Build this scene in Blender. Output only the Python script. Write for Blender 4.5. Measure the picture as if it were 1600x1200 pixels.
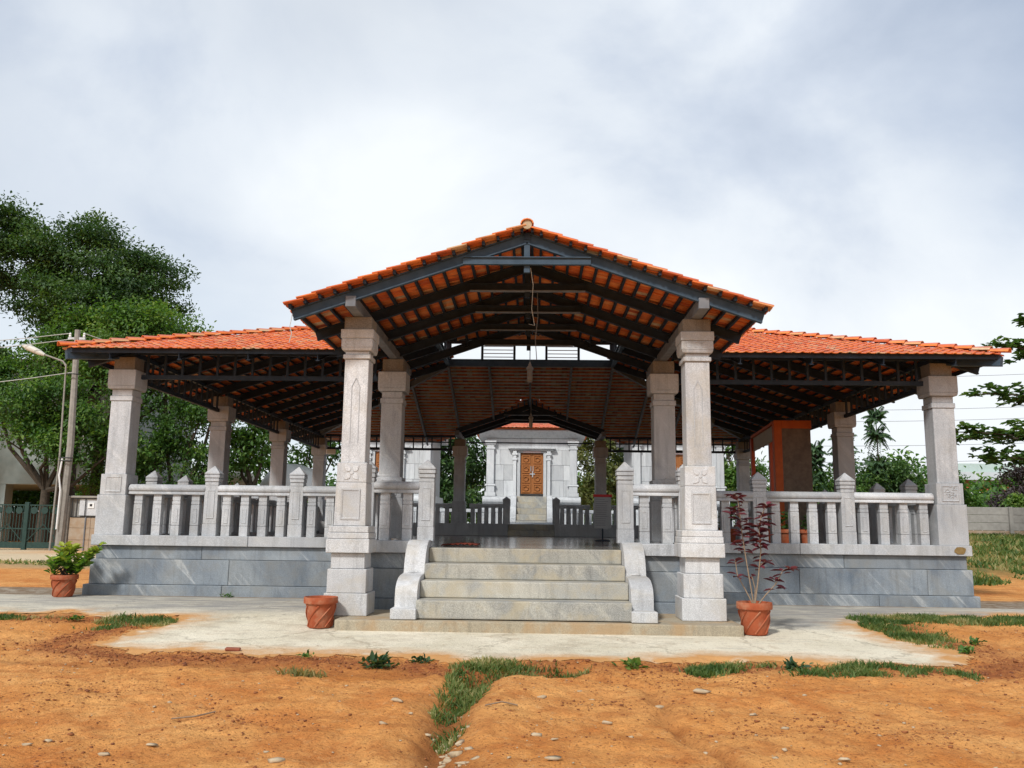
import bpy, bmesh, math, random
import numpy as np
from mathutils import Vector, Matrix

for o in list(bpy.data.objects):
    bpy.data.objects.remove(o)
SC = bpy.context.scene
COL = SC.collection
K = 1.5                    # one design unit is 1.5 m
R = math.radians
random.seed(7)
RNG = np.random.default_rng(11)

# ------------------------------------------------------------------ camera
cam = bpy.data.cameras.new('camera')
co = bpy.data.objects.new('camera', cam)
COL.objects.link(co)
YAW, PITCH, ROLL, FPX = 0.0255, 0.1619, 0.0125, 1361.2
co.location = (0.0883*K, -12.3352*K, 0.1841*K)
co.matrix_world = (Matrix.Translation(co.location) @ Matrix.Rotation(YAW, 4, 'Z') @
                   Matrix.Rotation(math.pi/2+PITCH, 4, 'X') @ Matrix.Rotation(ROLL, 4, 'Z'))
cam.sensor_fit = 'HORIZONTAL'
cam.sensor_width = 36
cam.lens = 36*FPX/1600
cam.clip_start = .05
cam.clip_end = 3000
SC.camera = co

# ------------------------------------------------------------------ sky, sun, exposure
SUN_EL, SUN_AZ = R(44), R(-154)         # azimuth from +Y towards +X
sd = Vector((math.sin(SUN_AZ)*math.cos(SUN_EL), math.cos(SUN_AZ)*math.cos(SUN_EL), math.sin(SUN_EL)))
world = bpy.data.worlds.new('World')
SC.world = world
world.use_nodes = True
nt = world.node_tree
nt.nodes.clear()
def N(t, kind, **kw):
    n = t.nodes.new(kind)
    for k, v in kw.items():
        if k in n.inputs.keys():
            n.inputs[k].default_value = v
        else:
            setattr(n, k, v)
    return n
def ramp(t, src, stops, interp='LINEAR'):
    r = t.nodes.new('ShaderNodeValToRGB')
    r.color_ramp.interpolation = interp
    el = r.color_ramp.elements
    while len(el) < len(stops):
        el.new(.5)
    for e, (p, c) in zip(el, stops):
        e.position = p
        e.color = (c, c, c, 1) if isinstance(c, (int, float)) else (*c, 1)
    t.links.new(src, r.inputs[0])
    return r.outputs[0]
def mixc(t, f, a, b, mode='MIX'):
    m = t.nodes.new('ShaderNodeMix')
    m.data_type = 'RGBA'
    m.blend_type = mode
    for v, i in ((f, 0), (a, 6), (b, 7)):
        if isinstance(v, (int, float)):
            m.inputs[i].default_value = v if i == 0 else (v, v, v, 1)
        elif isinstance(v, tuple):
            m.inputs[i].default_value = (*v, 1)
        else:
            t.links.new(v, m.inputs[i])
    return m.outputs[2]
def mth(t, op, a, b=0.0):
    m = t.nodes.new('ShaderNodeMath')
    m.operation = op
    for v, i in ((a, 0), (b, 1)):
        if isinstance(v, (int, float)):
            m.inputs[i].default_value = v
        else:
            t.links.new(v, m.inputs[i])
    return m.outputs[0]

sky = N(nt, 'ShaderNodeTexSky', sky_type='NISHITA', sun_disc=False, sun_elevation=SUN_EL, sun_rotation=SUN_AZ)
tc = N(nt, 'ShaderNodeTexCoord')
mp = N(nt, 'ShaderNodeMapping')
mp.inputs['Location'].default_value = (9.1, 5.2, 1.7)
mp.inputs['Scale'].default_value = (1, 1, 1.5)
nt.links.new(tc.outputs['Generated'], mp.inputs[0])
n1 = N(nt, 'ShaderNodeTexNoise', Scale=2.1, Detail=9, Roughness=.54, Distortion=.35)
nt.links.new(mp.outputs[0], n1.inputs['Vector'])
n2 = N(nt, 'ShaderNodeTexNoise', Scale=.85, Detail=3, Roughness=.45)
nt.links.new(mp.outputs[0], n2.inputs['Vector'])
sep = N(nt, 'ShaderNodeSeparateXYZ')
nt.links.new(tc.outputs['Generated'], sep.inputs[0])
cl = mth(nt, 'ADD', mth(nt, 'MULTIPLY', n1.outputs[0], .55), mth(nt, 'MULTIPLY', n2.outputs[0], .45))
grad = ramp(nt, sep.outputs[2], [(0.0, .14), (.22, .11), (.45, .03), (.75, -.02)])   # cloud veil thins with height
cl = mth(nt, 'ADD', cl, grad)
cloud = ramp(nt, cl, [(.40, (.40, .46, .56)), (.48, (.53, .585, .67)), (.53, (.645, .69, .745)), (.61, (.735, .77, .80))])
blue = N(nt, 'ShaderNodeVectorMath', operation='SCALE')
blue.inputs['Scale'].default_value = .10
nt.links.new(sky.outputs[0], blue.inputs[0])
gap = ramp(nt, n2.outputs[0], [(.36, .55), (.50, 0.0)])
col = mixc(nt, gap, cloud, blue.outputs[0])
bg = N(nt, 'ShaderNodeBackground', Strength=1.0)
nt.links.new(col, bg.inputs[0])
wo = N(nt, 'ShaderNodeOutputWorld')
nt.links.new(bg.outputs[0], wo.inputs[0])

sl = bpy.data.lights.new('sun', 'SUN')
sl.energy = 2.7
sl.angle = R(7)
sl.color = (1, .975, .94)
so = bpy.data.objects.new('sun', sl)
so.rotation_euler = (-sd).to_track_quat('-Z', 'Y').to_euler()
so.location = (-10, -20, 30)
COL.objects.link(so)

vs = SC.view_settings
vs.view_transform = 'Standard'
vs.look = 'None'
vs.gamma = 1
vs.use_curve_mapping = False
vs.exposure = 0.38
SC.cycles.max_bounces = 8
SC.cycles.diffuse_bounces = 5
SC.cycles.transparent_max_bounces = 8
SC.cycles.use_denoising = True

# ------------------------------------------------------------------ materials
def mat(name, rough=.8, spec=.3, metal=0.0):
    m = bpy.data.materials.new(name)
    m.use_nodes = True
    t = m.node_tree
    b = t.nodes['Principled BSDF']
    b.inputs['Roughness'].default_value = rough
    b.inputs['Specular IOR Level'].default_value = spec
    b.inputs['Metallic'].default_value = metal
    return m, t, b
def ocoord(t, scale=1.0, rand=True, stretch=(1, 1, 1), rot=(0, 0, 0)):
    c = N(t, 'ShaderNodeTexCoord')
    v = c.outputs['Object']
    if rand:
        oi = N(t, 'ShaderNodeObjectInfo')
        k = mth(t, 'MULTIPLY', oi.outputs['Random'], 61.0)
        cx = N(t, 'ShaderNodeCombineXYZ')
        t.links.new(k, cx.inputs[0])
        t.links.new(mth(t, 'MULTIPLY', k, 1.7), cx.inputs[1])
        t.links.new(mth(t, 'MULTIPLY', k, .6), cx.inputs[2])
        a = N(t, 'ShaderNodeVectorMath', operation='ADD')
        t.links.new(v, a.inputs[0])
        t.links.new(cx.outputs[0], a.inputs[1])
        v = a.outputs[0]
    mpn = N(t, 'ShaderNodeMapping')
    mpn.inputs['Scale'].default_value = tuple(scale*s for s in stretch)
    mpn.inputs['Rotation'].default_value = rot
    t.links.new(v, mpn.inputs[0])
    return mpn.outputs[0]
def noise(t, vec, scale, detail=4, rough=.55, dist=0.0):
    n = N(t, 'ShaderNodeTexNoise', Scale=scale, Detail=detail, Roughness=rough, Distortion=dist)
    t.links.new(vec, n.inputs['Vector'])
    return n.outputs[0]
def bump(t, b, h, strength=.3, dist=.01):
    n = N(t, 'ShaderNodeBump', Strength=strength, Distance=dist)
    t.links.new(h, n.inputs['Height'])
    t.links.new(n.outputs[0], b.inputs['Normal'])
def stone(name, base, dark, light, vein=.5, speck=.25, rough=.75, vscale=.9, stain=None, stain_amt=0.0):
    m, t, b = mat(name, rough, .35)
    v = ocoord(t)
    vm = N(t, 'ShaderNodeMapping')
    vm.inputs['Scale'].default_value = (2.4, 1.2, .28)
    t.links.new(ocoord(t, 1.0, True, (1, 1, 1), (.12, .72, .1)), vm.inputs[0])
    vr = vm.outputs[0]
    cl = noise(t, v, 1.1*vscale, 5, .6, .6)
    wv = noise(t, vr, 1.5*vscale, 6, .6, .5)
    band = ramp(t, wv, [(.50, 0.0), (.57, .20), (.61, 1.0), (.64, .50), (.74, .15)])
    c = mixc(t, ramp(t, cl, [(.32, 0.0), (.68, 1.0)]), dark, base)
    c = mixc(t, mth(t, 'MULTIPLY', band, vein), c, light)
    sp = noise(t, v, 75, 2, .7)
    spr = ramp(t, sp, [(.36, 1.0-speck), (.55, 1.0), (.68, 1.0+speck*.6)])
    c = mixc(t, 1.0, c, spr, 'MULTIPLY')
    stv = ocoord(t, 1.0, True, (5, 5, .45))
    stk = ramp(t, noise(t, stv, 1.6, 6, .65), [(.50, 1.0), (.66, .80), (.80, .70)])
    c = mixc(t, 1.0, c, stk, 'MULTIPLY')
    oi = N(t, 'ShaderNodeObjectInfo')
    tone = ramp(t, oi.outputs['Random'], [(0, .84), (1, 1.10)])
    c = mixc(t, 1.0, c, tone, 'MULTIPLY')
    if stain:
        st = ramp(t, noise(t, v, 1.9, 6, .62, .4), [(.47, 0.0), (.62, 1.0)])
        c = mixc(t, mth(t, 'MULTIPLY', st, stain_amt), c, stain)
    t.links.new(c, b.inputs['Base Color'])
    bump(t, b, noise(t, v, 48, 3, .7), .35, .006)
    return m
M = {}
M['pale'] = stone('pale_granite', (.595, .60, .60), (.46, .465, .47), (.65, .65, .65), .35, .26, stain=(.42, .37, .29), stain_amt=.4)
M['grey'] = stone('grey_granite', (.51, .52, .53), (.385, .405, .425), (.60, .605, .60), .5, .25, stain=(.33, .30, .24), stain_amt=.2)
M['blue'] = stone('blue_grey_granite', (.265, .295, .315), (.135, .165, .20), (.47, .49, .49), .7, .2, .7, .7, stain=(.22, .20, .16), stain_amt=.3)
M['block'] = stone('raw_granite', (.29, .265, .225), (.22, .20, .17), (.35, .33, .29), .2, .35, stain=(.20, .15, .09), stain_amt=.5)
M['step'] = stone('worn_step_granite', (.46, .435, .365), (.27, .275, .265), (.50, .48, .41), .6, .3, stain=(.44, .37, .24), stain_amt=.55)
M['slab'] = stone('dusty_slab', (.42, .36, .26), (.33, .28, .20), (.48, .43, .33), .2, .25, .9, 1, stain=(.36, .22, .10), stain_amt=.6)
M['shrine'] = stone('shrine_marble', (.60, .62, .62), (.51, .53, .545), (.65, .66, .66), .45, .12, .6, .8)

m, t, b = mat('polished_floor', .14, .5)
v = ocoord(t, 1, False)
c = mixc(t, noise(t, v, 3, 5, .6, .5), (.10, .095, .085), (.17, .16, .14))
t.links.new(c, b.inputs['Base Color'])
t.links.new(ramp(t, noise(t, v, 6, 4), [(.3, .10), (.7, .24)]), b.inputs['Roughness'])
M['floor'] = m

def steel(name, c0, c1):
    m, t, b = mat(name, .6, .2)
    v = ocoord(t)
    c = mixc(t, ramp(t, noise(t, v, 5, 5, .6), [(.35, 0.0), (.7, 1.0)]), c0, c1)
    rust = ramp(t, noise(t, v, 11, 6, .7), [(.62, 0.0), (.72, 1.0)])
    c = mixc(t, mth(t, 'MULTIPLY', rust, .35), c, (.16, .09, .05))
    t.links.new(c, b.inputs['Base Color'])
    return m
M['steel'] = steel('blue_grey_paint', (.034, .058, .084), (.056, .086, .118))
M['steel_dark'] = steel('dark_steel', (.016, .025, .038), (.030, .042, .058))
M['zinc'] = steel('zinc_batten', (.34, .33, .32), (.46, .45, .44))
M['steel_grey_and_lit'] = steel('grey_and_lit_steel', (.14, .15, .165), (.21, .22, .235))  # plain grey steel, also the lighter tone painted on lit rafters and flanges

def tile_mat(name, attr):
    m, t, b = mat(name, .78, .25)
    if attr:
        a = N(t, 'ShaderNodeAttribute', attribute_name='rnd')
        r = a.outputs['Fac']
    else:
        oi = N(t, 'ShaderNodeObjectInfo')
        r = oi.outputs['Random']
    c = ramp(t, r, [(0, (.44, .085, .026)), (.25, (.62, .140, .034)), (.62, (.72, .19, .042)), (.84, (.74, .25, .075)), (.92, (.60, .32, .15)), (1, (.56, .42, .26))])
    v = ocoord(t, 1, not attr)
    g = noise(t, v, 9, 5, .65)
    c = mixc(t, ramp(t, g, [(.56, 0.0), (.78, .4)]), c, (.46, .30, .19))
    d = noise(t, v, 3.1, 5, .6)
    c = mixc(t, ramp(t, d, [(.52, 0.0), (.74, .6)]), c, (.19, .07, .04))
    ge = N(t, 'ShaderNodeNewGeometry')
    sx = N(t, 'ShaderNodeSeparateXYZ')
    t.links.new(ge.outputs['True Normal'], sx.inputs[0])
    up = ramp(t, sx.outputs[2], [(.45, 0.0), (.60, 1.0)])       # upward faces are mixed towards a paler, pinker clay
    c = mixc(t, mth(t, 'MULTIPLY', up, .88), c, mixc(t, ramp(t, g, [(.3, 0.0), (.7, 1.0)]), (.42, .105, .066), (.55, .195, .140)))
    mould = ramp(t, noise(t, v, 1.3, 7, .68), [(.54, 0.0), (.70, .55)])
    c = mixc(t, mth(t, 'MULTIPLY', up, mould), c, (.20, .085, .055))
    t.links.new(c, b.inputs['Base Color'])
    bump(t, b, noise(t, v, 55, 3), .3, .004)
    return m
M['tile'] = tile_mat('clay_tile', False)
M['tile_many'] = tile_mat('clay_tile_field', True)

def plain(name, c0, c1, rough=.8, scale=6, bmp=.2, spec=.3, blotch=None):
    m, t, b = mat(name, rough, spec)
    v = ocoord(t)
    c = mixc(t, ramp(t, noise(t, v, scale, 6, .62), [(.3, 0.0), (.7, 1.0)]), c0, c1)
    if blotch:
        c = mixc(t, ramp(t, noise(t, v, 2.6, 7, .68), [(.50, 0.0), (.66, .6)]), c, blotch)
    t.links.new(c, b.inputs['Base Color'])
    if bmp:
        bump(t, b, noise(t, v, scale*6, 3), bmp, .006)
    return m
M['smear'] = plain('mud_smear', (.17, .105, .035), (.25, .17, .07), .9, 14, .3)
M['terracotta'] = plain('terracotta', (.29, .065, .026), (.38, .098, .040), .8, 7, .3, .2, (.42, .22, .13))
M['soil'] = plain('potting_soil', (.06, .035, .02), (.12, .07, .04), .95, 20, .8)
M['bark'] = plain('bark', (.035, .028, .020), (.085, .066, .048), .9, 12, .8)
M['twig'] = plain('pale_twig', (.22, .15, .10), (.32, .24, .16), .85, 20)
M['concrete'] = plain('concrete', (.24, .23, .21), (.34, .33, .30), .9, 4, .4)
M['concrete_pole'] = plain('pole_concrete', (.22, .205, .18), (.32, .30, .265), .9, 4, .3)
M['wall_dirt'] = plain('mud_stained_concrete', (.30, .20, .12), (.36, .30, .23), .9, 3, .4)
M['white'] = plain('white_paint', (.68, .68, .66), (.78, .78, .77), .6, 4, .05)
M['cream'] = plain('cream_paint', (.60, .57, .44), (.68, .65, .53), .5, 3, .05)
M['mint'] = plain('pale_green_wash', (.21, .26, .25), (.29, .34, .33), .85, 1.2, .15)
M['brownwall'] = plain('brown_wash', (.10, .07, .05), (.15, .11, .08), .9, 3, .1)
M['gate'] = plain('green_gate_paint', (.014, .036, .030), (.026, .058, .048), .5, 6, .05)
M['orange'] = plain('orange_laminate', (.50, .085, .012), (.62, .125, .02), .5, 3, .05, .25, (.36, .07, .015))
M['orange_dark'] = plain('red_orange_laminate', (.40, .055, .012), (.46, .07, .016), .45, 3, .0)
M['board'] = plain('brown_board', (.17, .125, .09), (.25, .185, .14), .8, 9, .2, .2, (.13, .10, .075))
M['beige'] = plain('beige_board', (.38, .34, .27), (.45, .41, .33), .8, 6, .05)
M['red'] = plain('red_band', (.42, .02, .025), (.50, .03, .03), .6, 5, .0)
M['paper'] = plain('grey_notice_sheet', (.30, .30, .30), (.36, .36, .36), .7, 5, .0)
M['ink'] = plain('faded_print', (.17, .17, .18), (.22, .22, .22), .7, 9, .0)
M['pink'] = plain('pinkish_plate', (.60, .46, .45), (.66, .52, .50), .6, 20, .0)
M['cloth'] = plain('brown_red_mat', (.12, .022, .012), (.20, .04, .02), .95, 18, .6)
M['brass'] = plain('dull_lamp_metal', (.34, .32, .29), (.46, .44, .40), .4, 8, .0, .5)
M['black'] = plain('black_rubber', (.015, .015, .017), (.03, .03, .03), .5, 8, .0)
M['wire'] = plain('wire', (.10, .10, .10), (.16, .16, .16), .6, 8, .0)
M['wire_pale'] = plain('pale_cable', (.42, .42, .40), (.52, .52, .5), .6, 8, .0)
M['metal'] = plain('galvanised_metal', (.42, .43, .44), (.55, .56, .57), .4, 7, .0, .5)
M['redwall'] = plain('brick_red_paint', (.30, .055, .035), (.36, .075, .05), .8, 3, .0)
M['greenroof'] = plain('pale_green_roof', (.36, .44, .40), (.44, .52, .48), .6, 2, .0)
M['whitewall'] = plain('grey_white_wall', (.45, .49, .53), (.53, .57, .60), .8, 1, .0)
M['glass'] = plain('dark_glass', (.03, .04, .05), (.06, .07, .08), .1, 3, .0, .6)
M['chip'] = plain('pale_stone', (.36, .27, .165), (.50, .395, .265), .9, 12, .5)
M['shard'] = plain('tile_shard', (.20, .06, .035), (.28, .09, .05), .9, 12, .4)
M['clod'] = plain('red_clod', (.13, .042, .02), (.34, .13, .045), .95, 3, .5)
M['lamp_glass'] = plain('lamp_head_paint', (.55, .53, .46), (.64, .62, .55), .5, 5, .0)

m, t, b = mat('carved_wood', .45, .4)
v = ocoord(t, 1, False, (8, 8, .7))
c = mixc(t, noise(t, v, 3, 5, .6, .8), (.24, .085, .022), (.40, .155, .045))
t.links.new(c, b.inputs['Base Color'])
M['wood'] = m

def leaf_mat(name, stops, trans=.35, rough=.5):
    m = bpy.data.materials.new(name)
    m.use_nodes = True
    t = m.node_tree
    b = t.nodes['Principled BSDF']
    b.inputs['Roughness'].default_value = rough
    b.inputs['Specular IOR Level'].default_value = .35
    a = N(t, 'ShaderNodeAttribute', attribute_name='rnd')
    c = ramp(t, a.outputs['Fac'], stops)
    t.links.new(c, b.inputs['Base Color'])
    tr = N(t, 'ShaderNodeBsdfTranslucent')
    tcx = mixc(t, 1.0, c, (1.5, 1.6, .6), 'MULTIPLY')
    t.links.new(tcx, tr.inputs[0])
    mx = N(t, 'ShaderNodeMixShader')
    mx.inputs[0].default_value = trans
    t.links.new(b.outputs[0], mx.inputs[1])
    t.links.new(tr.outputs[0], mx.inputs[2])
    t.links.new(mx.outputs[0], t.nodes['Material Output'].inputs[0])
    return m
M['leaf_dark'] = leaf_mat('dark_leaf', [(0, (.020, .050, .016)), (.5, (.048, .105, .028)), (1, (.11, .18, .045))], .3)
M['leaf_mid'] = leaf_mat('mid_leaf', [(0, (.030, .080, .020)), (.5, (.075, .165, .035)), (1, (.17, .27, .055))], .38)
M['leaf_light'] = leaf_mat('light_leaf', [(0, (.045, .11, .025)), (.5, (.11, .21, .045)), (1, (.24, .31, .075))], .4)
M['leaf_olive'] = leaf_mat('olive_leaf', [(0, (.06, .085, .025)), (.5, (.12, .14, .04)), (1, (.22, .21, .08))], .35)
M['leaf_blue'] = leaf_mat('blue_green_leaf', [(0, (.030, .065, .035)), (.5, (.055, .11, .05)), (1, (.10, .17, .07))], .3)
M['leaf_almond'] = leaf_mat('almond_leaf', [(0, (.03, .075, .03)), (.5, (.075, .145, .045)), (1, (.16, .24, .07))], .35, .4)
M['leaf_purple'] = leaf_mat('purple_leaf', [(0, (.035, .028, .030)), (.6, (.065, .048, .048)), (1, (.10, .08, .06))], .2)
M['leaf_red'] = leaf_mat('maroon_leaf', [(0, (.055, .012, .020)), (.6, (.11, .02, .034)), (1, (.20, .045, .06))], .25)
M['leaf_pot'] = leaf_mat('yellow_green_leaf', [(0, (.045, .12, .02)), (.45, (.13, .24, .035)), (1, (.42, .45, .08))], .38)
M['grass'] = leaf_mat('grass_blade', [(0, (.05, .10, .02)), (.45, (.11, .165, .04)), (.75, (.20, .22, .07)), (1, (.36, .30, .13))], .3, .6)
M['grass_dry'] = leaf_mat('dry_grass_blade', [(0, (.10, .12, .035)), (.5, (.20, .18, .06)), (1, (.36, .28, .12))], .3, .7)

# ------------------------------------------------------------------ noise and ground height
_perm = np.random.default_rng(3).random((256, 256))
def vnoise(x, y):
    xi, yi = np.floor(x).astype(int), np.floor(y).astype(int)
    fx, fy = x-xi, y-yi
    fx, fy = fx*fx*(3-2*fx), fy*fy*(3-2*fy)
    g = lambda a, b: _perm[a % 256, b % 256]
    return ((g(xi, yi)*(1-fx)+g(xi+1, yi)*fx)*(1-fy)+(g(xi, yi+1)*(1-fx)+g(xi+1, yi+1)*fx)*fy)-.5
def fbm(x, y, s, n=5, r=.5):
    a, out = 1.0, 0
    for i in range(n):
        out = out+a*vnoise(x*s+17.3*i, y*s+5.7*i)
        s, a = s*2.03, a*r
    return out
def sm(t):
    t = np.clip(t, 0, 1)
    return t*t*(3-2*t)
APRON = np.array([(-12, 1), (-12, -2.1), (-8, -2.35), (-5, -2.2), (-3.86, -2.3), (-3.97, -4.25), (-3.1, -4.55), (-.9, -4.66), (-.45, -4.95),
                  (.5, -4.62), (1.6, -4.5), (2.4, -4.55), (3.62, -4.7), (4.05, -4.3), (3.80, -2.2), (4.4, -1.55), (6.2, -1.15), (12, -.9), (12, 1)])
def sdf(poly, x, y):
    d = np.full(x.shape, 1e9)
    ins = np.zeros(x.shape, bool)
    n = len(poly)
    for i in range(n):
        (ax, ay), (bx, by) = poly[i], poly[(i+1) % n]
        ex, ey = bx-ax, by-ay
        tt = np.clip(((x-ax)*ex+(y-ay)*ey)/(ex*ex+ey*ey+1e-12), 0, 1)
        d = np.minimum(d, np.hypot(x-ax-tt*ex, y-ay-tt*ey))
        c = ((ay > y) != (by > y)) & (x < (bx-ax)*(y-ay)/(by-ay+1e-12)+ax)
        ins ^= c
    return np.where(ins, d, -d)
def path_d(pts, x, y):
    d = np.full(x.shape, 1e9)
    for (ax, ay), (bx, by) in zip(pts[:-1], pts[1:]):
        ex, ey = bx-ax, by-ay
        tt = np.clip(((x-ax)*ex+(y-ay)*ey)/(ex*ex+ey*ey), 0, 1)
        d = np.minimum(d, np.hypot(x-ax-tt*ex, y-ay-tt*ey))
    return d
GULLY = [(.35, -5.15), (-.05, -5.3), (-.30, -5.55), (-.37, -6.1), (-.40, -6.7), (-.42, -7.2), (-.33, -7.55), (-.24, -7.9), (-.2, -9.5)]
CRACK = [(.35, -5.35), (.70, -5.5), (.93, -5.75), (.98, -6.25), (.95, -6.65), (.99, -7.1), (1.10, -7.6), (1.3, -8.4)]
RUT = [(-6, -5.1), (-3, -5.15), (-1.2, -5.35), (-.4, -5.5)]
def apron_mask(x, y):
    return sdf(APRON, x, y)+.24*fbm(x, y, 1.7, 6, .62)
def H(x, y):
    x, y = np.asarray(x, float), np.asarray(y, float)
    z = np.where(y > -1, -.815, np.where(y > -3.1, -.815-.085*((-1-y)/2.1), -.9-.13*np.clip((-3.1-y)/6, 0, 1)))
    z = z+.85*sm((y-5)/10)*sm((x-6.2)/2.0)
    a = sm(apron_mask(x, y)/.15+.5)
    near = sm((4-y)/6)
    rough = (1-a)*near
    z = z+rough*(.040*fbm(x, y, .9, 3)+.030*fbm(x, y, 3.6, 5, .62)+.012*fbm(x, y, 19, 3, .65))
    wob = .10*fbm(x, y, 2.0, 3)
    g = path_d(GULLY, x+wob, y)
    z = z-rough*.085*np.exp(-(g/.115)**2)+rough*.030*np.exp(-((g-.30)/.16)**2)
    c = path_d(CRACK, x+wob, y)
    z = z-rough*.045*np.exp(-(c/.05)**2)
    r = path_d(RUT, x, y+wob)
    z = z-rough*.020*np.exp(-(r/.14)**2)
    return z
def gz(x, y):
    return float(H(np.array([x]), np.array([y]))[0])

# ------------------------------------------------------------------ builders
def tag(o, label=None, cat=None, group=None, kind=None):
    for k, v in (('label', label), ('category', cat), ('group', group), ('kind', kind)):
        if v:
            o[k] = v
    return o
ABS = {}
def empty(name, loc, parent=None, rz=0):
    o = bpy.data.objects.new(name, None)
    o.empty_display_size = .2
    COL.objects.link(o)
    loc = Vector(loc)
    ABS[o.name] = loc
    o.location = (loc-(ABS[parent.name] if parent else Vector()))*K
    o.rotation_euler = (0, 0, rz)
    o.parent = parent
    return o
def link_mesh(name, me, parent, origin):
    o = bpy.data.objects.new(name, me)
    COL.objects.link(o)
    origin = Vector(origin)
    ABS[o.name] = origin
    o.location = (origin-(ABS[parent.name] if parent else Vector()))*K
    o.parent = parent
    return o
def place(name, me, parent, loc, basis=None):
    """another object on mesh data that exists already"""
    o = link_mesh(name, me, parent, loc)
    if basis is not None:
        o.rotation_euler = basis.to_euler()
    return o
class MB:
    def __init__(s):
        s.v, s.f, s.r = [], [], None
    def add(s, v, f):
        n = len(s.v)
        s.v += [tuple(p) for p in v]
        s.f += [tuple(i+n for i in q) for q in f]
        return s
    def box(s, x0, x1, y0, y1, z0, z1):
        return s.add([(x0, y0, z0), (x1, y0, z0), (x1, y1, z0), (x0, y1, z0), (x0, y0, z1), (x1, y0, z1), (x1, y1, z1), (x0, y1, z1)],
                     [(0, 3, 2, 1), (4, 5, 6, 7), (0, 1, 5, 4), (1, 2, 6, 5), (2, 3, 7, 6), (3, 0, 4, 7)])
    def cbox(s, cx, cy, w, d, z0, z1, w2=None, d2=None):
        w2, d2 = w2 or w, d2 or d
        v = [(cx+a*w/2, cy+b*d/2, z0) for a, b in ((-1, -1), (1, -1), (1, 1), (-1, 1))]+[(cx+a*w2/2, cy+b*d2/2, z1) for a, b in ((-1, -1), (1, -1), (1, 1), (-1, 1))]
        return s.add(v, [(0, 3, 2, 1), (4, 5, 6, 7), (0, 1, 5, 4), (1, 2, 6, 5), (2, 3, 7, 6), (3, 0, 4, 7)])
    def beam(s, p, q, w, h, up=(0, 0, 1)):
        p, q = Vector(p), Vector(q)
        d = (q-p).normalized()
        a = d.cross(Vector(up))
        if a.length < 1e-4:
            a = Vector((1, 0, 0))
        a.normalize()
        u = a.cross(d)
        v = [c+a*(i*w/2)+u*(j*h/2) for c in (p, q) for i, j in ((-1, -1), (1, -1), (1, 1), (-1, 1))]
        return s.add(v, [(0, 1, 2, 3), (7, 6, 5, 4), (0, 4, 5, 1), (1, 5, 6, 2), (2, 6, 7, 3), (3, 7, 4, 0)])
    def ibeam(s, p, q, w, h, up=(0, 0, 1)):
        p, q = Vector(p), Vector(q)
        d = (q-p).normalized()
        a = d.cross(Vector(up)).normalized()
        u = a.cross(d)
        s.beam(p+u*(h*.44), q+u*(h*.44), w, h*.12, up)
        s.beam(p-u*(h*.44), q-u*(h*.44), w, h*.12, up)
        return s.beam(p, q, w*.22, h*.76, up)
    def tube(s, pts, rad, n=8, cap=True):
        pts = [Vector(p) for p in pts]
        if isinstance(rad, (int, float)):
            rad = [rad]*len(pts)
        vs, fs = [], []
        for i, p in enumerate(pts):
            d = (pts[min(i+1, len(pts)-1)]-pts[max(i-1, 0)]).normalized()
            a = d.cross(Vector((0, 0, 1)) if abs(d.z) < .9 else Vector((1, 0, 0))).normalized()
            b = d.cross(a)
            for k in range(n):
                t = 2*math.pi*k/n
                vs.append(p+(a*math.cos(t)+b*math.sin(t))*rad[i])
        for i in range(len(pts)-1):
            for k in range(n):
                fs.append((i*n+k, i*n+(k+1) % n, (i+1)*n+(k+1) % n, (i+1)*n+k))
        if cap:
            fs.append(tuple(range(n)))
            fs.append(tuple((len(pts)-1)*n+k for k in reversed(range(n))))
        return s.add(vs, fs)
    def lathe(s, cx, cy, prof, n=20, cap=True):
        vs = [(cx+r*math.cos(2*math.pi*k/n), cy+r*math.sin(2*math.pi*k/n), z) for r, z in prof for k in range(n)]
        fs = [(i*n+k, i*n+(k+1) % n, (i+1)*n+(k+1) % n, (i+1)*n+k) for i in range(len(prof)-1) for k in range(n)]
        if cap:
            fs.append(tuple(reversed(range(n))))
            fs.append(tuple((len(prof)-1)*n+k for k in range(n)))
        return s.add(vs, fs)
    def extrude_x(s, prof, x0, x1):
        """prof: (y, z) outline, counter-clockwise seen from +x"""
        n = len(prof)
        v = [(x0, y, z) for y, z in prof]+[(x1, y, z) for y, z in prof]
        f = [(i, (i+1) % n, n+(i+1) % n, n+i) for i in range(n)]
        return s.add(v, f+[tuple(reversed(range(n))), tuple(range(n, 2*n))])
    def extrude_y(s, prof, y0, y1):
        n = len(prof)
        v = [(x, y0, z) for x, z in prof]+[(x, y1, z) for x, z in prof]
        f = [(i, (i+1) % n, n+(i+1) % n, n+i) for i in range(n)]
        return s.add(v, f+[tuple(reversed(range(n))), tuple(range(n, 2*n))])
    def groove(s, x0, x1, z0, z1, y, g=.012, d=.008, x0t=None, x1t=None, yt=None):
        """a carved frame on a face that looks towards -y: a sunk ring, laid 1 mm proud of the face behind it"""
        def ring(e, yy):
            return [(x0+e, yy, z0+e), (x1-e, yy, z0+e), (x1-e, yy, z1-e), (x0+e, yy, z1-e)]
        r = [ring(0, y), ring(0, y-d), ring(g, y-d), ring(g*1.4, y-.0015)]
        vs = [p for q in r for p in q]
        fs = [(a*4+k, a*4+(k+1) % 4, a*4+4+(k+1) % 4, a*4+4+k) for a in range(3) for k in range(4)]
        return s.add(vs, fs+[(12, 13, 14, 15)])
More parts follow.
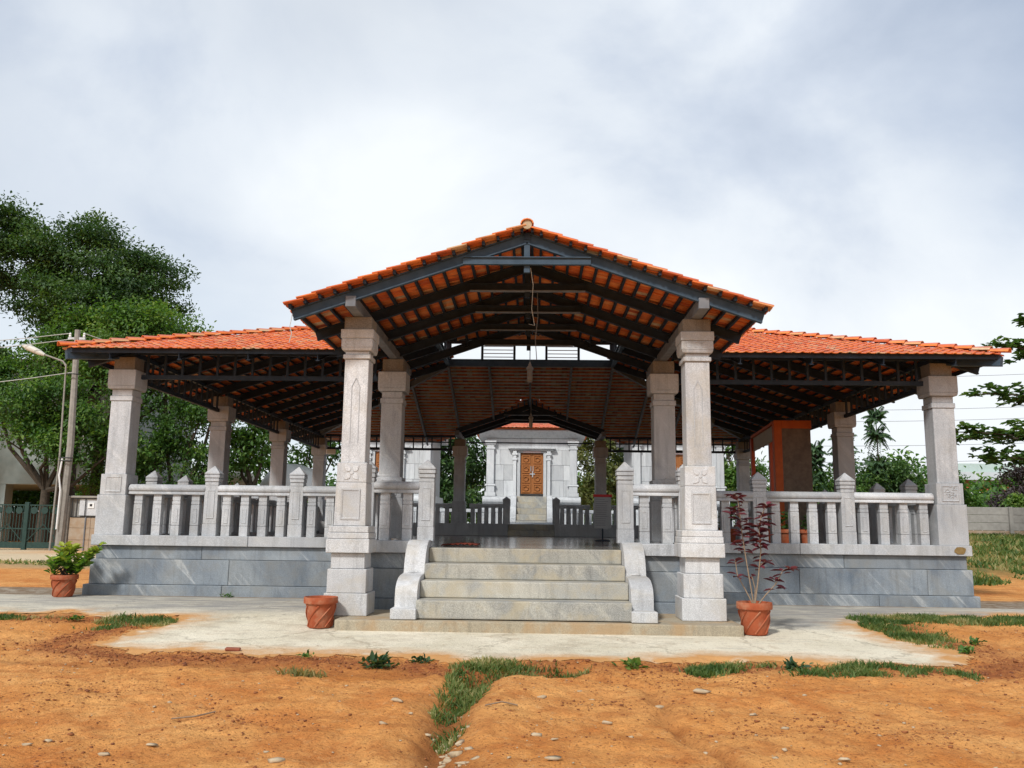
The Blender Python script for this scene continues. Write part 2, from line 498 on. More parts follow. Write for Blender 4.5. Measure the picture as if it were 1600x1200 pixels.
    def mesh(s, name, m, origin=(0, 0, 0), bevel=0, smooth=False, seg=1):
        me = bpy.data.meshes.new(name)
        ox = np.array(origin, float)
        V = (np.array(s.v, float)-ox)*K
        me.from_pydata(V.tolist(), [], s.f)
        bm = bmesh.new()
        bm.from_mesh(me)
        bmesh.ops.recalc_face_normals(bm, faces=bm.faces)
        if bevel:
            es = [e for e in bm.edges if len(e.link_faces) == 2 and e.calc_face_angle(0) > .5]
            bmesh.ops.bevel(bm, geom=es, offset=bevel*K, segments=seg, affect='EDGES', profile=.6, clamp_overlap=True)
        bm.to_mesh(me)
        bm.free()
        if smooth:
            me.polygons.foreach_set('use_smooth', [True]*len(me.polygons))
            me.set_sharp_from_angle(angle=R(38))
        me.materials.append(m)
        me.update()
        return me
    def build(s, name, m, parent=None, origin=None, bevel=0, smooth=False, seg=1):
        V = np.array(s.v, float)
        if origin is None:
            origin = ((V[:, 0].min()+V[:, 0].max())/2, (V[:, 1].min()+V[:, 1].max())/2, V[:, 2].min())
        return link_mesh(name, s.mesh(name, m, origin, bevel, smooth, seg), parent, origin)
def kids(o):
    return [c for c in bpy.data.objects if c.parent == o]
def copy_tree(o, loc=None, parent=False, rz=None, sub=None):
    c = o.copy()
    COL.objects.link(c)
    if parent is not False:
        c.parent = parent
    pp = c.parent
    if loc is not None:
        loc = Vector(loc)
        ABS[c.name] = loc
        c.location = (loc-(ABS[pp.name] if pp else Vector()))*K
    if rz is not None:
        c.rotation_euler.z = rz
    for ch in list(o.children):
        d = copy_tree(ch, None, c)
        ABS[d.name] = ABS[c.name]
    return c
def np_mesh(name, V, F, m, rnd=None, smooth=False):
    """V in design units, F quads (or tris) as an int array, rnd one number per face"""
    me = bpy.data.meshes.new(name)
    n = F.shape[1]
    me.vertices.add(len(V))
    me.vertices.foreach_set('co', (V*K).astype(np.float32).ravel())
    me.loops.add(F.size)
    me.loops.foreach_set('vertex_index', F.astype(np.int32).ravel())
    me.polygons.add(len(F))
    me.polygons.foreach_set('loop_start', np.arange(0, F.size, n, dtype=np.int32))
    if rnd is not None:
        a = me.attributes.new('rnd', 'FLOAT', 'FACE')
        a.data.foreach_set('value', rnd.astype(np.float32))
    if smooth:
        me.polygons.foreach_set('use_smooth', [True]*len(F))
    me.materials.append(m)
    me.update(calc_edges=True)
    me.validate()
    return me

# ------------------------------------------------------------------ ground sheet and apron
def graded(lo, hi, step, far, grow=1.22):
    a = list(np.arange(lo, hi+step/2, step))
    s, x = step, a[-1]
    while x < far:
        s *= grow
        x += s
        a.append(x)
    s, x = step, a[0]
    pre = []
    while x > -far:
        s *= grow
        x -= s
        pre.append(x)
    return np.array(pre[::-1]+a)
def grid_mesh(name, xs, ys, zf, m, keep=None, lift=0.0, attrs=None):
    X, Y = np.meshgrid(xs, ys)
    x, y = X.ravel(), Y.ravel()
    z = zf(x, y)+lift
    nx, ny = len(xs), len(ys)
    i, j = np.meshgrid(np.arange(nx-1), np.arange(ny-1))
    a = (j*nx+i).ravel()
    F = np.stack([a, a+1, a+nx+1, a+nx], 1)
    idx = None
    if keep is not None:
        kv = keep(x, y)
        F = F[kv[F].any(1)]
        used, inv = np.unique(F, return_inverse=True)
        F = inv.reshape(F.shape)
        x, y, z = x[used], y[used], z[used]
    me = np_mesh(name, np.stack([x, y, z], 1), F, m, smooth=True)
    for k, fn in (attrs or {}).items():
        at = me.attributes.new(k, 'FLOAT', 'POINT')
        at.data.foreach_set('value', fn(x, y).astype(np.float32))
    return me

m, t, b = mat('orange_earth', .95, .1)
v = ocoord(t, 1, False)
def attr(t, n):
    return N(t, 'ShaderNodeAttribute', attribute_name=n).outputs['Fac']
big = noise(t, v, .55, 5, .6)
c = mixc(t, ramp(t, big, [(.30, 0.0), (.70, 1.0)]), (.62, .245, .062), (.80, .41, .14))
mid = noise(t, v, 3.2, 7, .66)
c = mixc(t, ramp(t, mid, [(.47, 0.0), (.66, .62)]), c, (.42, .14, .036))
wear = noise(t, ocoord(t, 1, False, (.55, 1.7, 1), (0, 0, .12)), 1.5, 7, .68, .4)
c = mixc(t, ramp(t, wear, [(.55, 0.0), (.75, .42)]), c, (.36, .125, .04))
c = mixc(t, ramp(t, noise(t, v, .95, 6, .66, .5), [(.48, 0.0), (.68, .7)]), c, (.50, .155, .036))
c = mixc(t, ramp(t, noise(t, v, 7.5, 7, .7), [(.56, 0.0), (.70, .6)]), c, (.70, .40, .17))
fine = noise(t, v, 34, 6, .75)
c = mixc(t, ramp(t, fine, [(.36, .8), (.46, 0.0)]), c, (.23, .08, .026))
c = mixc(t, ramp(t, noise(t, v, 16, 7, .78), [(.57, 0.0), (.66, .75)]), c, (.26, .09, .032))
clodn = noise(t, v, 13, 5, .7)
redband = mth(t, 'MULTIPLY', attr(t, 'red'), ramp(t, clodn, [(.34, .35), (.58, 1.0)]))
c = mixc(t, redband, c, (.27, .082, .030))
c = mixc(t, mth(t, 'MULTIPLY', attr(t, 'damp'), .8), c, (.23, .075, .024))
c = mixc(t, mth(t, 'MULTIPLY', attr(t, 'sand'), .9), c, mixc(t, mid, (.56, .45, .29), (.66, .56, .40)))
gn = ramp(t, noise(t, v, 1.6, 6, .7), [(.35, .55), (.6, 1.0)])
c = mixc(t, mth(t, 'MULTIPLY', attr(t, 'green'), gn), c, mixc(t, fine, (.10, .095, .03), (.23, .19, .07)))
t.links.new(c, b.inputs['Base Color'])
bh = mth(t, 'ADD', mth(t, 'MULTIPLY', fine, .5), mth(t, 'ADD', mid, mth(t, 'MULTIPLY', clodn, .6)))
bump(t, b, bh, 1.0, .05)
M['earth'] = m

m, t, b = mat('sandy_concrete', .95, .12)
v = ocoord(t, 1, False)
e = attr(t, 'edge')
big = noise(t, v, .7, 6, .62)
mid = noise(t, v, 4.0, 7, .7)
fine = noise(t, v, 30, 6, .75)
vs_ = ocoord(t, 1, False, (.5, 2.6, 1))
streak = noise(t, vs_, 2.2, 7, .7)
c = mixc(t, ramp(t, big, [(.32, 0.0), (.66, 1.0)]), (.62, .56, .42), (.78, .71, .56))
c = mixc(t, ramp(t, streak, [(.54, 0.0), (.68, .6)]), c, (.38, .355, .30))
c = mixc(t, ramp(t, mid, [(.55, 0.0), (.72, .55)]), c, (.42, .31, .19))
c = mixc(t, ramp(t, fine, [(.34, .75), (.44, 0.0)]), c, (.22, .17, .11))
c = mixc(t, ramp(t, noise(t, v, 12, 6, .75), [(.58, 0.0), (.70, .7)]), c, (.33, .27, .19))
vo = N(t, 'ShaderNodeTexVoronoi', feature='DISTANCE_TO_EDGE', Scale=.42)
wv_ = N(t, 'ShaderNodeVectorMath', operation='ADD')
t.links.new(v, wv_.inputs[0])
nv = N(t, 'ShaderNodeTexNoise', Scale=1.6, Detail=6, Roughness=.65)
t.links.new(v, nv.inputs['Vector'])
t.links.new(nv.outputs['Color'], wv_.inputs[1])
t.links.new(wv_.outputs[0], vo.inputs['Vector'])
crack = ramp(t, vo.outputs['Distance'], [(.004, 1.0), (.016, 0.0)])
c = mixc(t, mth(t, 'MULTIPLY', crack, .4), c, (.20, .155, .10))
stn = ramp(t, noise(t, v, 1.15, 7, .7), [(.52, 0.0), (.62, .4), (.72, .65)])
c = mixc(t, stn, c, (.40, .33, .235))
c = mixc(t, mth(t, 'MULTIPLY', attr(t, 'greying'), ramp(t, streak, [(.30, .25), (.55, .9)])), c, (.25, .245, .235))
c = mixc(t, mth(t, 'MULTIPLY', e, ramp(t, mid, [(.3, .45), (.55, 1.0)])), c, (.56, .29, .11))
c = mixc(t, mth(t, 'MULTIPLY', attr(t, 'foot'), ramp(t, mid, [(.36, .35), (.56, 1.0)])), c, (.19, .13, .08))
t.links.new(c, b.inputs['Base Color'])
bump(t, b, mth(t, 'ADD', mid, mth(t, 'MULTIPLY', fine, .6)), .9, .03)
M['apron'] = m

xs = graded(-5.4, 5.4, .032, 900)
ys = graded(-8.4, -3.6, .026, 900)
def a_red(x, y):
    d = sdf(APRON, x, y)
    return np.exp(-((-d-.30)/.26)**2)*sm((4-y)/2)*sm(.85+1.2*fbm(x, y, 1.1, 4))*(y < -2)
def a_damp(x, y):
    w = .10*fbm(x, y, 2.0, 3)
    return np.clip(np.exp(-(path_d(GULLY, x+w, y)/.16)**2)+.5*np.exp(-(path_d(CRACK, x+w, y)/.07)**2)+.55*np.exp(-(path_d(RUT, x, y+w)/.12)**2), 0, 1)
def a_sand(x, y):
    return np.clip(sm((y-5+.6*fbm(x, y, .5, 3))/4)*sm((-x-6)/2)*sm((1.2-np.abs((y-12)+.45*(x+13))/4.2)*2), 0, 1)
def a_green(x, y):
    right = sm((y-5.0+1.2*fbm(x, y, .5, 4))/2.0)*sm((x-5.5)/1.5)
    left = sm((.9-np.abs(y-8.4+.30*(x+12)+.5*fbm(x, y, .6, 3))/1.2)*1.6)*sm((-x-6.5)/1.5)
    return np.clip(right+left*.9+sm((y-45)/20), 0, 1)
me = grid_mesh('ground', xs, ys, H, M['earth'], attrs={'red': a_red, 'damp': a_damp, 'sand': a_sand, 'green': a_green})
ground = link_mesh('ground', me, None, (0, 0, 0))
tag(ground, 'orange earth with ruts, a washed out gully and pale stones', kind='structure')
xs = np.arange(-9.6, 9.6, .045)
ys = np.arange(-5.3, 1.0, .03)
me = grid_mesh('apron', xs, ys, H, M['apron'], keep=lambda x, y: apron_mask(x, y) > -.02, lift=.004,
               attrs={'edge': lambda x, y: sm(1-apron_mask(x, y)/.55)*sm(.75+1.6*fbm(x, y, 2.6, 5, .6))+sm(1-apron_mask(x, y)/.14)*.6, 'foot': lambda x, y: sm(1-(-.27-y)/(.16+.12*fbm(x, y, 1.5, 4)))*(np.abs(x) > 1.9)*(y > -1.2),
                      'greying': lambda x, y: np.clip(sm((y+2.5+.5*fbm(x, y, 1.3, 4))/1.2)*sm(1.2-np.abs(np.abs(x)-1.5)/9)+sm(1-np.hypot((x-3.0)/.9, (y+2.2)/.6)), 0, 1)})  # grime near the plinth, plus a grey oval right of the porch
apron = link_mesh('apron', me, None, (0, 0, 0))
tag(apron, 'pale sandy concrete apron spread out in front of the pavilion', kind='structure')

# ------------------------------------------------------------------ the pavilion
W, S, WI, YP = 5.8, 3.865, 1.923, -2.52     # half width, bay, half width of the porch, row of the porch columns
YB = 3*S                                    # back row
pav = empty('pavilion', (0, YB/2, -.815))
tag(pav, 'open grey granite pavilion with red tiled hipped roof and projecting front gable', 'pavilion')

# --- columns
def hall_column(name):
    c = MB().cbox(0, 0, .298, .298, .84, 1.885).build(name, M['grey'], pav, (0, 0, 0), .006)
    p = MB().cbox(0, 0, .405, .405, 0, .551).cbox(0, 0, .362, .362, .553, .84)
    p.groove(-.115, .115, .59, .81, -.182, .014, .008)
    p.build('pedestal', M['grey'], c, (0, 0, 0), .005)
    q = MB().cbox(0, 0, .325, .325, 1.885, 1.956).cbox(0, 0, .290, .290, 1.958, 2.053).cbox(0, 0, .375, .375, 2.055, 2.10, .398, .398).cbox(0, 0, .398, .398, 2.101, 2.333)
    q.build('capital', M['grey'], c, (0, 0, 0), .006)
    MB().cbox(0, 0, .300, .300, 2.335, 2.524).build('top_block', M['block'], c, (0, 0, 0), .006)
    return c
def petal(mb, cx, cz, ang, y, L=.095, w=.062):
    """one raised petal of the four-petalled flower, on a face towards -y"""
    ca, sa = math.cos(ang), math.sin(ang)
    pts = []
    for k in range(9):
        t_ = k/8
        pts.append((L*t_, w*.5*math.sin(math.pi*t_**.7)))
    out = pts+[(a, -b_) for a, b_ in pts[-2:0:-1]]
    n = len(out)
    vs = [(cx+(a+.022)*ca-b_*sa, y-d, cz+(a+.022)*sa+b_*ca) for d, k in ((-.001, 1), (.007, .9)) for a, b_ in [(p*k+(1-k)*L*.5, q_*k) for p, q_ in out]]
    fs = [(i, (i+1) % n, n+(i+1) % n, n+i) for i in range(n)]+[tuple(range(n, 2*n))]
    mb.add(vs, fs)
def porch_column(name):
    g = -.787
    c = MB().cbox(0, 0, .272, .272, .862, 2.037).build(name, M['pale'], pav, (0, 0, 0), .006)
    p = MB().cbox(0, 0, .472, .472, g, -.552).cbox(0, 0, .426, .426, -.550, -.296).cbox(0, 0, .370, .370, -.294, -.126)
    p.cbox(0, 0, .472, .472, -.124, .026).cbox(0, 0, .452, .452, .028, .094).cbox(0, 0, .436, .436, .096, .165)
    p.cbox(0, 0, .352, .352, .167, .642, .336, .336).cbox(0, 0, .332, .332, .644, .862)
    p.build('pedestal', M['pale'], c, (0, 0, 0), .006)
    q = MB().groove(-.105, .105, .235, .57, -.1735, .016, .009)
    q.build('carved_panel', M['pale'], c, (0, 0, .4))
    fl = MB()
    for k in range(4):
        petal(fl, 0, .752, math.pi/4+k*math.pi/2, -.166)
    fl.lathe(0, 0, [(.018, 0), (.018, .004)], 10)
    vs = [(x, -.1655-z*2, .752+y) for x, y, z in fl.v[-20:]]
    fl.v[-20:] = vs
    fl.build('carved_flower', M['pale'], c, (0, 0, .75))
    gr = MB()
    a, z0, z1 = .045, 1.08, 1.72
    line = [(-a, z0), (-a, z1), (0, z1+.10), (a, z1), (a, z0)]
    for p0, p1 in zip(line[:-1], line[1:]):
        gr.beam((p0[0], -.1365, p0[1]), (p1[0], -.1365, p1[1]), .008, .008)
    gr.build('incised_arrow', M['grey'], c, (0, 0, 1.4))
    q = MB().cbox(0, 0, .312, .312, 2.039, 2.089).cbox(0, 0, .268, .268, 2.091, 2.130)
    q.cbox(0, 0, .330, .330, 2.132, 2.168, .356, .356).cbox(0, 0, .356, .356, 2.169, 2.271).cbox(0, 0, .374, .374, 2.273, 2.376)
    q.build('capital', M['pale'], c, (0, 0, 0), .006)
    if name == 'column':
        sc = MB()
        for k in range(3):
            cx = -.10+k*.085
            arc = [(cx+.03*math.cos(t_), -.1795, 2.225+.032*math.sin(t_)) for t_ in np.linspace(.6, 5.2, 9)]
            sc.tube(arc, .004, 4)
        sc.build('carved_scroll', M['pale'], c, (0, 0, 2.2))
    MB().cbox(0, 0, .312, .312, 2.378, 2.526).build('top_block', M['block'], c, (0, 0, 0), .006)
    return c
pc = porch_column('column')
hc = hall_column('column')
def set_at(o, p):
    ABS[o.name] = Vector(p)
    o.location = (Vector(p)-ABS[o.parent.name])*K
set_at(pc, (-WI, YP, 0))
copy_tree(pc, (WI, YP, 0))
spots = [(sx*W, k*S) for sx in (-1, 1) for k in range(4)]+[(sx*WI, y) for sx in (-1, 1) for y in (0, YB)]
set_at(hc, (*spots[0], 0))
for i, p in enumerate(spots[1:]):
    copy_tree(hc, (*p, 0))
# the carved creeper on the right corner pedestal
cv = MB()
for k in range(26):
    a, r = RNG.uniform(0, 6.28), RNG.uniform(.02, .09)
    x, z = W+r*math.cos(a)*1.05, .70+r*math.sin(a)*1.1
    cv.tube([(x-.016, -.1835, z), (x, -.1850, z+.012), (x+.016, -.1835, z)], .007, 4)
cv.build('carved_creeper', M['grey'], pav)

# --- plinth of separate stones
pl = empty('plinth', (0, YB/2, -.815), pav)
core = MB().box(-W-.12, W+.12, -.10, YB+.12, -.84, -.13)
core.box(-WI-.20, WI+.20, -1.72, -.10, -.84, -.13)
core.build('core', M['blue'], pl)
MB().box(-W-.16, W+.16, -.16, YB+.16, -.128, -.072).box(-WI-.15, WI+.15, -1.86, -.161, -.128, -.072).build('floor', M['floor'], pav)
def run(p, q, out, z0, z1, lens, m, name, depth=.30):
    """a course of stones from p to q whose face lies `out` in front of the line (to the right hand of p->q)"""
    p, q = Vector((*p, 0)), Vector((*q, 0))
    d = (q-p).normalized()
    nrm = Vector((d.y, -d.x, 0))
    L, s_ = (q-p).length, 0.0
    while s_ < L-.02:
        l = min(random.uniform(*lens), L-s_)
        if L-s_-l < .4:
            l = L-s_
        jit = random.uniform(-.004, .004)
        a, b_ = p+d*(s_+.0025), p+d*(s_+l-.0025)
        mb = MB()
        v = [a+nrm*(out+jit), b_+nrm*(out+jit), b_+nrm*(out-depth), a+nrm*(out-depth)]
        mb.add([(*w_.xy, z0) for w_ in v]+[(*w_.xy, z1) for w_ in v], [(0, 3, 2, 1), (4, 5, 6, 7), (0, 1, 5, 4), (1, 2, 6, 5), (2, 3, 7, 6), (3, 0, 4, 7)])
        mb.build(name, m, pl, None, .006)
        s_ += l
def courses(p, q, ends=(1, 1), cop='grey'):
    p, q = Vector(p), Vector(q)
    d = (q-p).normalized()
    for out, z0, z1, ln, m, nm in ((.268, -.835, -.667, (1.6, 2.6), 'blue', 'base_stone'), (.215, -.664, -.326, (1.4, 2.4), 'blue', 'wall_stone'),
                                   (.170, -.323, -.144, (1.4, 2.6), 'blue', 'upper_wall_stone'), (.226, -.141, 0, (1.5, 2.6), cop, 'coping_stone')):
        run(p-d*(out*ends[0]), q+d*(out*ends[1]), out, z0, z1, ln, M[m], nm)
courses((-W, 0), (-WI-.23, 0), (1, 0))
courses((WI+.23, 0), (W, 0), (0, 1))
courses((W, .1), (W, YB), (0, 1))
courses((-W, YB), (-W, .1), (1, 0))
courses((-WI, -.23), (-WI, -1.68), (0, 1))
courses((WI, -1.68), (WI, -.23), (1, 0))
courses((-WI, -1.68), (-1.14, -1.68), (1, 0))
courses((1.14, -1.68), (WI, -1.68), (0, 1))
sm0 = MB()
for k in range(11):
    a_ = 2*math.pi*k/11
    sm0.v.append((5.86+.085*math.cos(a_)*RNG.uniform(.8, 1.1), -.2335, -.068+.056*math.sin(a_)*RNG.uniform(.85, 1.1)))
sm0.f.append(tuple(range(11)))
sm0.build('mud_smear', M['smear'], pl)
# back: a raised ledge with two steps in its gap
led = empty('back_ledge', (0, YB, -.072), pav)
MB().box(-W+.22, -.575, YB-.62, YB+.12, -.070, .25).build('ledge_stone', M['grey'], led, None, .006)
MB().box(.665, W-.22, YB-.62, YB+.12, -.070, .25).build('ledge_stone', M['grey'], led, None, .006)
MB().box(-.572, .662, YB-.62, YB+.1, -.070, .085).build('step', M['step'], led, None, .006)
MB().box(-.572, .662, YB-.34, YB+.1, .087, .245).build('step', M['step'], led, None, .006)

# --- front stairs
st = empty('staircase', (0, -2.5, -.79), pav)
edges = [(-1.93, -.076), (-2.33, -.242), (-2.67, -.412), (-3.01, -.590)]
bot = [-.240, -.410, -.588, -.778]
for i, ((y, z), zb) in enumerate(zip(edges, bot)):
    back = -1.72 if i == 0 else edges[i-1][0]+.12
    prof = [(y, z), (back, z-.001*i), (back, zb), (y+.004, zb)]
    MB().extrude_x(prof, -1.128, 1.128).build('step', M['step'], st, None, .012, False, 2)
prof = [(-1.74, .012), (-1.90, .012), (-2.00, -.010), (-2.10, -.055), (-2.18, -.12), (-2.24, -.20), (-2.275, -.28), (-2.29, -.345), (-2.33, -.352), (-2.42, -.355), (-2.54, -.36), (-2.66, -.375), (-2.77, -.41), (-2.845, -.46), (-2.88, -.515), (-2.885, -.56),
        (-2.89, -.563), (-2.89, -.667), (-3.02, -.669), (-3.02, -.786), (-1.74, -.786)]
for sx in (-1, 1):
    ck = MB().extrude_x(prof, sx*1.25-.118, sx*1.25+.118).build('cheek_wall', M['pale'], st, None, .010, True, 2)
    cx = sx*1.25
    MB().box(cx-.135, cx+.135, -3.075, -2.93, -.785, -.672).build('foot_stone', M['pale'], ck, None, .008)
    ro = MB()
    ro.tube([(cx-.075, -2.30, -.352), (cx-.03, -2.315, -.336), (cx+.03, -2.315, -.336), (cx+.075, -2.30, -.352)], [.012, .02, .02, .012], 6)
    ro.build('carved_bud', M['pale'], ck)
sl_ = MB().box(-1.95, 2.25, -3.12, -1.95, -.93, -.788).box(-2.26, -1.952, -2.77, -1.95, -.93, -.789).build('threshold_slab', M['slab'], pav, None, .014, False, 2)

# --- railings
def newel():
    mb = MB().cbox(0, 0, .196, .17, 0, .163).cbox(0, 0, .186, .16, .163, .170).cbox(0, 0, .188, .162, .170, .700)
    for k in range(3):
        z = .703+k*.052
        w_ = .180+.012*k
        mb.cbox(0, 0, w_-.012, w_-.035, z-.004, z).cbox(0, 0, w_+.006, w_-.02, z, z+.040).cbox(0, 0, w_-.012, w_-.035, z+.040, z+.052-.004)
    mb.cbox(0, 0, .212, .19, .856, .872).cbox(0, 0, .208, .186, .872, .975, .012, .012)
    mb.groove(-.052, .052, .24, .63, -.0825, .009, .006)
    return mb
def baluster():
    mb = MB().cbox(0, 0, .118, .112, 0, .135).cbox(0, 0, .108, .102, .135, .142).cbox(0, 0, .118, .112, .142, .424)
    mb.cbox(0, 0, .106, .10, .424, .434).cbox(0, 0, .116, .11, .434, .472).cbox(0, 0, .106, .10, .472, .482).cbox(0, 0, .112, .106, .482, .585)
    mb.groove(-.030, .030, .175, .375, -.057, .008, .005)
    return mb
NEWEL = newel().mesh('newel_post', M['grey'], (0, 0, 0), .003)
BAL = baluster().mesh('baluster', M['grey'], (0, 0, 0), .003)
RAILP = [(-.085, .565), (.085, .565), (.085, .598), (.070, .606), (.092, .618), (.098, .650), (.080, .685), (.045, .706), (-.045, .706), (-.080, .685), (-.098, .650), (-.092, .618), (-.070, .606), (-.085, .598)]
def rail_section(p, q, nb, post_start=False, post_end=False, z=0.0, sc=1.0, trim=(.1, .1)):
    p, q = Vector((*p, z)), Vector((*q, z))
    d = (q-p).normalized()
    ang = math.atan2(d.y, d.x)
    L = (q-p).length
    r = empty('railing', (p+q)/2, pav)
    rot = Matrix.Rotation(ang, 4, 'Z')
    mb = MB().extrude_x([(a, b_*sc) for a, b_ in RAILP], trim[0], L-trim[1])
    mb.v = [tuple(rot @ Vector(v_)+p) for v_ in mb.v]
    mb.build('top_rail', M['grey'], r, None, .004, True)
    n = nb
    for k in range(n):
        t_ = trim[0]+(L-trim[0]-trim[1])*(k+.5)/n
        o = place('baluster', BAL, r, p+d*t_)
        o.rotation_euler.z = ang
        o.scale.z = sc
    for fl, pt in ((post_start, p), (post_end, q)):
        if fl:
            o = place('newel_post', NEWEL, r, pt)
            o.rotation_euler.z = ang
            o.scale.z = sc
    return r
yr = -.06
for sx in (-1, 1):
    xs_ = [W-.19, 4.42, 3.22, 2.02]
    for i in range(3):
        a, b_ = xs_[i], xs_[i+1]
        if sx < 0:
            rail_section((-a, yr), (-b_, yr), 4, False, True, 0, 1, (.02 if i == 0 else .09, .09))
        else:
            rail_section((b_, yr), (a, yr), 4, True, False, 0, 1, (.09, .02 if i == 0 else .09))
    for k in range(3):
        y0, y1 = k*S, (k+1)*S
        ya, yb_ = y0+1.19, y0+2.42
        x = sx*(W+.02)
        seq = [y0+.2, ya, yb_, y1-.2]
        for i in range(3):
            rail_section((x, seq[i]), (x, seq[i+1]), 4, False, i < 2, 0, 1, (.02 if i == 0 else .09, .09 if i < 2 else .02))
    # porch front and sides
    if sx < 0:
        rail_section((-1.93, -1.68), (-1.20, -1.68), 2, True, True, 0, 1, (.09, .09))
    else:
        rail_section((1.20, -1.68), (1.93, -1.68), 2, True, True, 0, 1, (.09, .09))
    rail_section((sx*1.95, -1.60), (sx*1.95, -.16), 4, False, False, 0, 1, (.03, .02))
    # back rail on the ledge
    for a, b_, nb in ((.72, 1.72, 5), (2.13, 3.75, 6), (3.75, 5.6, 7)):
        rail_section((sx*a if sx > 0 else -b_, YB), (b_ if sx > 0 else -a+.09, YB), nb, sx > 0 and a < 1, sx < 0 and a < 1, .25, .75, (.08, .08))

# --- roofs
EV, TH, Z0 = .669, .325, 2.530            # eave overhang, pitch and eave height of the hall roof
TP, ZR, XP, YV = .345, 3.415, 2.62, -3.25  # porch roof: pitch, ridge, half width, verge
zh = lambda y: Z0+TH*(y+EV)              # hall front slope
zp = lambda x: ZR-TP*abs(x)              # porch slopes
TW, TG = .127, .1715                     # tile cover width and gauge
CT = math.cos(math.atan(TH)); ST = math.sin(math.atan(TH))
CP = math.cos(math.atan(TP)); SP = math.sin(math.atan(TP))
def tile_base(full=True):
    prof = [(0, .001), (.016, .015), (.040, .017), (.060, .003), (.108, .003), (.1330, .013)]
    L, th = .222, .013
    v = []
    for vv, off in ((-.012, .030), (L-.012, .010)):
        v += [(u, vv, off+n) for u, n in prof]
        v += [(u, vv, off+n-th) for u, n in prof]
    m_ = len(prof)
    f = []
    for k in range(m_-1):
        f.append((k, k+1, 2*m_+k+1, 2*m_+k))
        f.append((m_+k+1, m_+k, 3*m_+k, 3*m_+k+1))
        f.append((m_+k, m_+k+1, k+1, k))
    f.append((m_, 0, 2*m_, 3*m_))
    f.append((m_-1, 2*m_-1, 4*m_-1, 3*m_-1))
    if full:
        for k in range(m_-1):
            f.append((2*m_+k, 2*m_+k+1, 3*m_+k+1, 3*m_+k))
    return np.array(v), np.array(f)
TV, TF = tile_base(False)
def tile_field(name, parent, spots_, frame, kind='stuff'):
    """spots_: list of (u, v) in the slope's frame; frame = origin, e1, e2, n"""
    O_, e1, e2, n_ = [np.array(q, float) for q in frame]
    k = len(spots_)
    uv = np.array(spots_, float)
    jz = RNG.normal(0, .0016, k)
    ju = RNG.normal(0, .0012, k)
    jv = RNG.normal(0, .004, k)
    tw = RNG.normal(0, .005, k)
    T = TV[None].repeat(k, 0)
    U = uv[:, None, 0]+ju[:, None]+T[:, :, 0]
    Vv = uv[:, None, 1]+jv[:, None]+T[:, :, 1]+tw[:, None]*T[:, :, 0]
    Nn = T[:, :, 2]+jz[:, None]+tw[:, None]*.5*T[:, :, 0]
    P = O_+U[..., None]*e1+Vv[..., None]*e2+Nn[..., None]*n_
    V = P.reshape(-1, 3)
    F = (TF[None]+(np.arange(k)*len(TV))[:, None, None]).reshape(-1, 4)
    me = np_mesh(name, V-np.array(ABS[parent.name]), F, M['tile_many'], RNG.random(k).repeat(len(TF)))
    o = link_mesh(name, me, parent, ABS[parent.name])
    if kind:
        tag(o, kind=kind)
    return o
hall = empty('hall_roof', (0, YB/2, Z0), pav)
porch = empty('porch_roof', (0, -.6, Z0), pav)
XE = W+EV
frames = {'front': ((-XE, -EV, Z0), (1, 0, 0), (0, CT, ST), (0, -ST, CT)),
          'left': ((-XE, YB+EV, Z0), (0, -1, 0), (CT, 0, ST), (-ST, 0, CT)),
          'right': ((XE, -EV, Z0), (0, 1, 0), (-CT, 0, ST), (ST, 0, CT)),
          'back': ((XE, YB+EV, Z0), (-1, 0, 0), (0, -CT, ST), (0, ST, CT))}
RUN = W-WI+EV                             # horizontal run eave to lantern
for nm, fr in frames.items():
    Lx = 2*XE if nm in ('front', 'back') else YB+2*EV
    sp_ = []
    for j in range(int(RUN/CT/TG)):
        for i in range(int(Lx/TW)+1):
            u, v_ = i*TW, j*TG
            h = (v_+.09)*CT
            if not (h-.02 < u+TW/2 < Lx-h+.02):
                continue
            if nm in ('front', 'back'):
                xx = u+TW/2-XE
                if zp(xx) > Z0+TH*h-.01 and abs(xx) < XP-.06:
                    continue
            sp_.append((u, v_))
    tile_field('tile_covering', hall, sp_, fr)
# battens
def batten(p, q, parent, m='steel_dark', w=.024, h=.034):
    return MB().beam(p, q, w, h).build('batten', M[m], parent, ((Vector(p)+Vector(q))/2))
for nm, fr in frames.items():
    O_, e1, e2, n_ = [Vector(q) for q in fr]
    Lx = 2*XE if nm in ('front', 'back') else YB+2*EV
    for j in range(int(RUN/CT/TG)+1):
        v_ = j*TG+.06
        h = v_*CT
        a, b_ = h+.03, Lx-h-.03
        c = O_+e2*v_-n_*.012
        segs = [(a, b_)]
        if nm in ('front', 'back'):
            z = Z0+TH*h
            if z < ZR:
                xv = (ZR-z)/TP
                xv = min(xv, XP) if j == 0 else xv
                segs = [(a, XE-xv), (XE+xv, b_)]
        for s0, s1 in segs:
            if s1-s0 > .1:
                batten(c+e1*s0, c+e1*s1, hall, 'zinc' if nm == 'back' else 'steel_dark')
